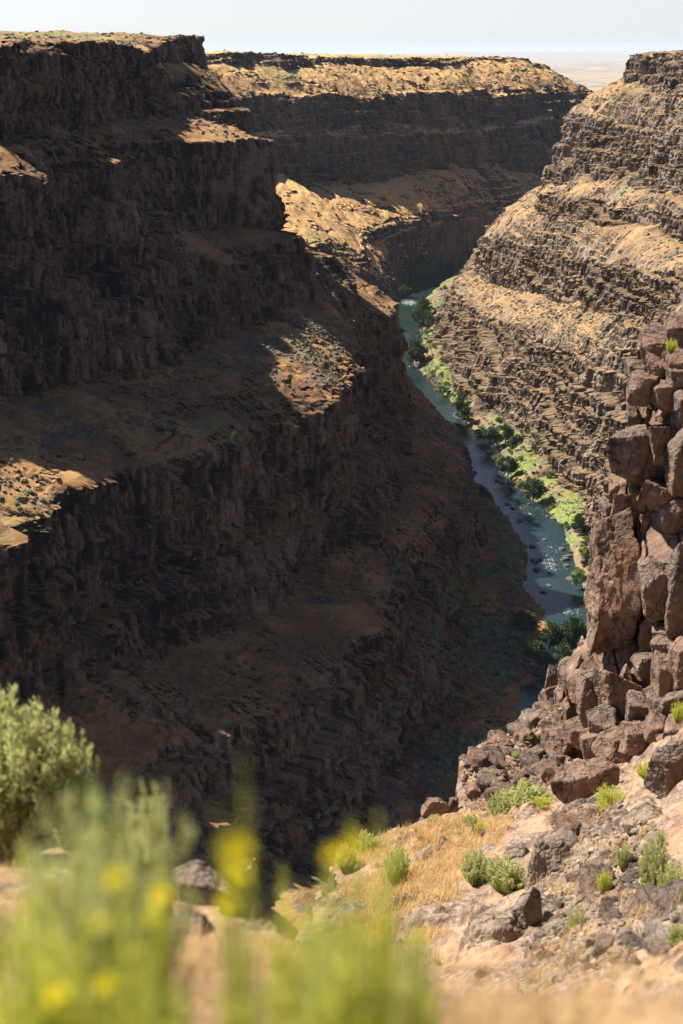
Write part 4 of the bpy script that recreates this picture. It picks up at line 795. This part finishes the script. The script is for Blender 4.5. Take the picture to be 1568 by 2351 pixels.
blk = rock_verts(3, (1, .8, .7), 3, p=14, cuts=6)
scr_me = mesh_np('scrub_bush', blob*[1, 1, .8], Q9, None, False, scrub_leaf)
big = scatter(LV, Ltl, 6500, 1, 'bench_scrub', (blob, Q9), .25, 1.3, scrub_leaf, 380, 900, 150)
big2 = scatter(RV, Rtl, 5200, 2, 'sunny_bench_scrub', (blob, Q9), .22, 1.3, scrub_leaf, 600, 1500, 110)
k_ = int(LV.shape[0]*.84); scatter(LV[k_:], Ltl[k_:]*0+1, 3200, 8, 'lower_slope_scrub', (blob, Q9), .4, 2.6, scrub_leaf, 380, 960)
scatter(LV[k_:], Ltl[k_:]*0+1, 2600, 9, 'lower_slope_talus', blk, .4, 1.8, scree_mat, 380, 960, 0, .3, 1)
scatter(MV, Mtl, 1100, 3, 'far_bench_scrub', (blob, Q9), .7, 2.2, scrub_leaf, 1200, 2600)
for (P, s_, a), lab in ((big, 'grey-green sagebrush bush on the benches of the shaded left wall'), (big2, 'grey-green sagebrush bush on the benches of the sunlit right wall')):
    for p, s1, a1 in zip(P, s_, a):
        o = tag(link('bench_bush', scr_me), lab, 'bush', lab.replace('bush', 'bushes')); o.location = tuple(p+[0, 0, .15*s1]); o.scale = (s1, s1, s1); o.rotation_euler = (0, 0, a1)
scatter(LV, Ltl, 7000, 4, 'bench_talus', blk, .25, 1.2, scree_mat, 380, 900, 0, .5, 1)
scatter(RV, Rtl, 4500, 5, 'sunny_bench_talus', blk, .3, 1.3, scree_mat, 600, 1500, 0, .3, 1)
#@@B

# ------------------------------------------------------------------ light, sky, air, camera
SUN_AZ = math.radians(-64)      # from the view direction, towards the left
SUN_EL = math.radians(50.5)
sv = Vector((math.sin(SUN_AZ)*math.cos(SUN_EL), math.cos(SUN_AZ)*math.cos(SUN_EL), math.sin(SUN_EL)))
sun = bpy.data.lights.new('sun', 'SUN'); sun.energy = 5; sun.angle = math.radians(.53); sun.color = (1, .93, .82)
so_ = bpy.data.objects.new('sun', sun); C.objects.link(so_); so_.rotation_euler = sv.to_track_quat('Z', 'Y').to_euler(); so_.location = (0, 0, 300)
wd = bpy.data.worlds.new('World'); sc.world = wd; wd.use_nodes = True
nt = wd.node_tree; bg = nt.nodes['Background']; sky = nt.nodes.new('ShaderNodeTexSky'); sky.sky_type = 'NISHITA'; sky.sun_disc = False
sky.sun_elevation = SUN_EL; sky.sun_rotation = SUN_AZ; sky.altitude = 1800; sky.dust_density = .6; sky.air_density = .75
tc = nt.nodes.new('ShaderNodeTexCoord'); sx = nt.nodes.new('ShaderNodeSeparateXYZ'); nt.links.new(tc.outputs['Generated'], sx.inputs[0])
rp = nt.nodes.new('ShaderNodeValToRGB'); nt.links.new(sx.outputs[2], rp.inputs[0])      # bright summer haze low in the sky
for el, (p, c) in zip([rp.color_ramp.elements[0], rp.color_ramp.elements[1], rp.color_ramp.elements.new(.05)], ((0, (.93, .90, 1.0, 1)), (.15, (.9, .86, .85, 1)), (.045, (1.42, 1.13, 1.02, 1)))): el.position = p; el.color = c
mx = nt.nodes.new('ShaderNodeMix'); mx.data_type = 'RGBA'; mx.blend_type = 'MULTIPLY'; mx.inputs[0].default_value = 1
nt.links.new(sky.outputs[0], mx.inputs[6]); nt.links.new(rp.outputs[0], mx.inputs[7])
nt.links.new(mx.outputs[2], bg.inputs[0]); bg.inputs[1].default_value = .05
def haze_box():
    bm = bmesh.new(); bmesh.ops.create_cube(bm, size=1)
    x0, x1, y0, y1, z0, z1 = -75000, 75000, -300, 75000, -640, 120
    for v in bm.verts: v.co = Vector((x0 if v.co.x < 0 else x1, y0 if v.co.y < 0 else y1, z0 if v.co.z < 0 else z1))
    me = bpy.data.meshes.new('haze'); bm.to_mesh(me); bm.free()
    hm = bpy.data.materials.new('haze'); hm.use_nodes = True; t = hm.node_tree; t.nodes.clear()
    o = t.nodes.new('ShaderNodeOutputMaterial'); v = t.nodes.new('ShaderNodeVolumePrincipled')
    v.inputs['Color'].default_value = (.62, .75, .95, 1); v.inputs['Density'].default_value = 1.7e-5; v.inputs['Anisotropy'].default_value = 0.
    t.links.new(v.outputs[0], o.inputs['Volume']); me.materials.append(hm)
    link('haze', me, kind='stuff')
HAZE = True
if HAZE: haze_box()
cam = bpy.data.cameras.new('camera'); co = bpy.data.objects.new('camera', cam); C.objects.link(co); sc.camera = co
cam.sensor_fit = 'VERTICAL'; cam.sensor_height = 36; cam.sensor_width = 24; cam.lens = 36*F/2351
cam.clip_start = .05; cam.clip_end = 200000
co.rotation_euler = (math.pi/2-PIT, 0, 0)
cam.dof.use_dof = True; cam.dof.focus_distance = 420; cam.dof.aperture_fstop = 2.0
sc.view_settings.view_transform = 'Standard'; sc.view_settings.look = 'None'; sc.view_settings.gamma = 1; sc.view_settings.exposure = 1.32
sc.cycles.use_denoising = True; sc.cycles.max_bounces = 5; sc.cycles.diffuse_bounces = 3; sc.cycles.volume_bounces = 2
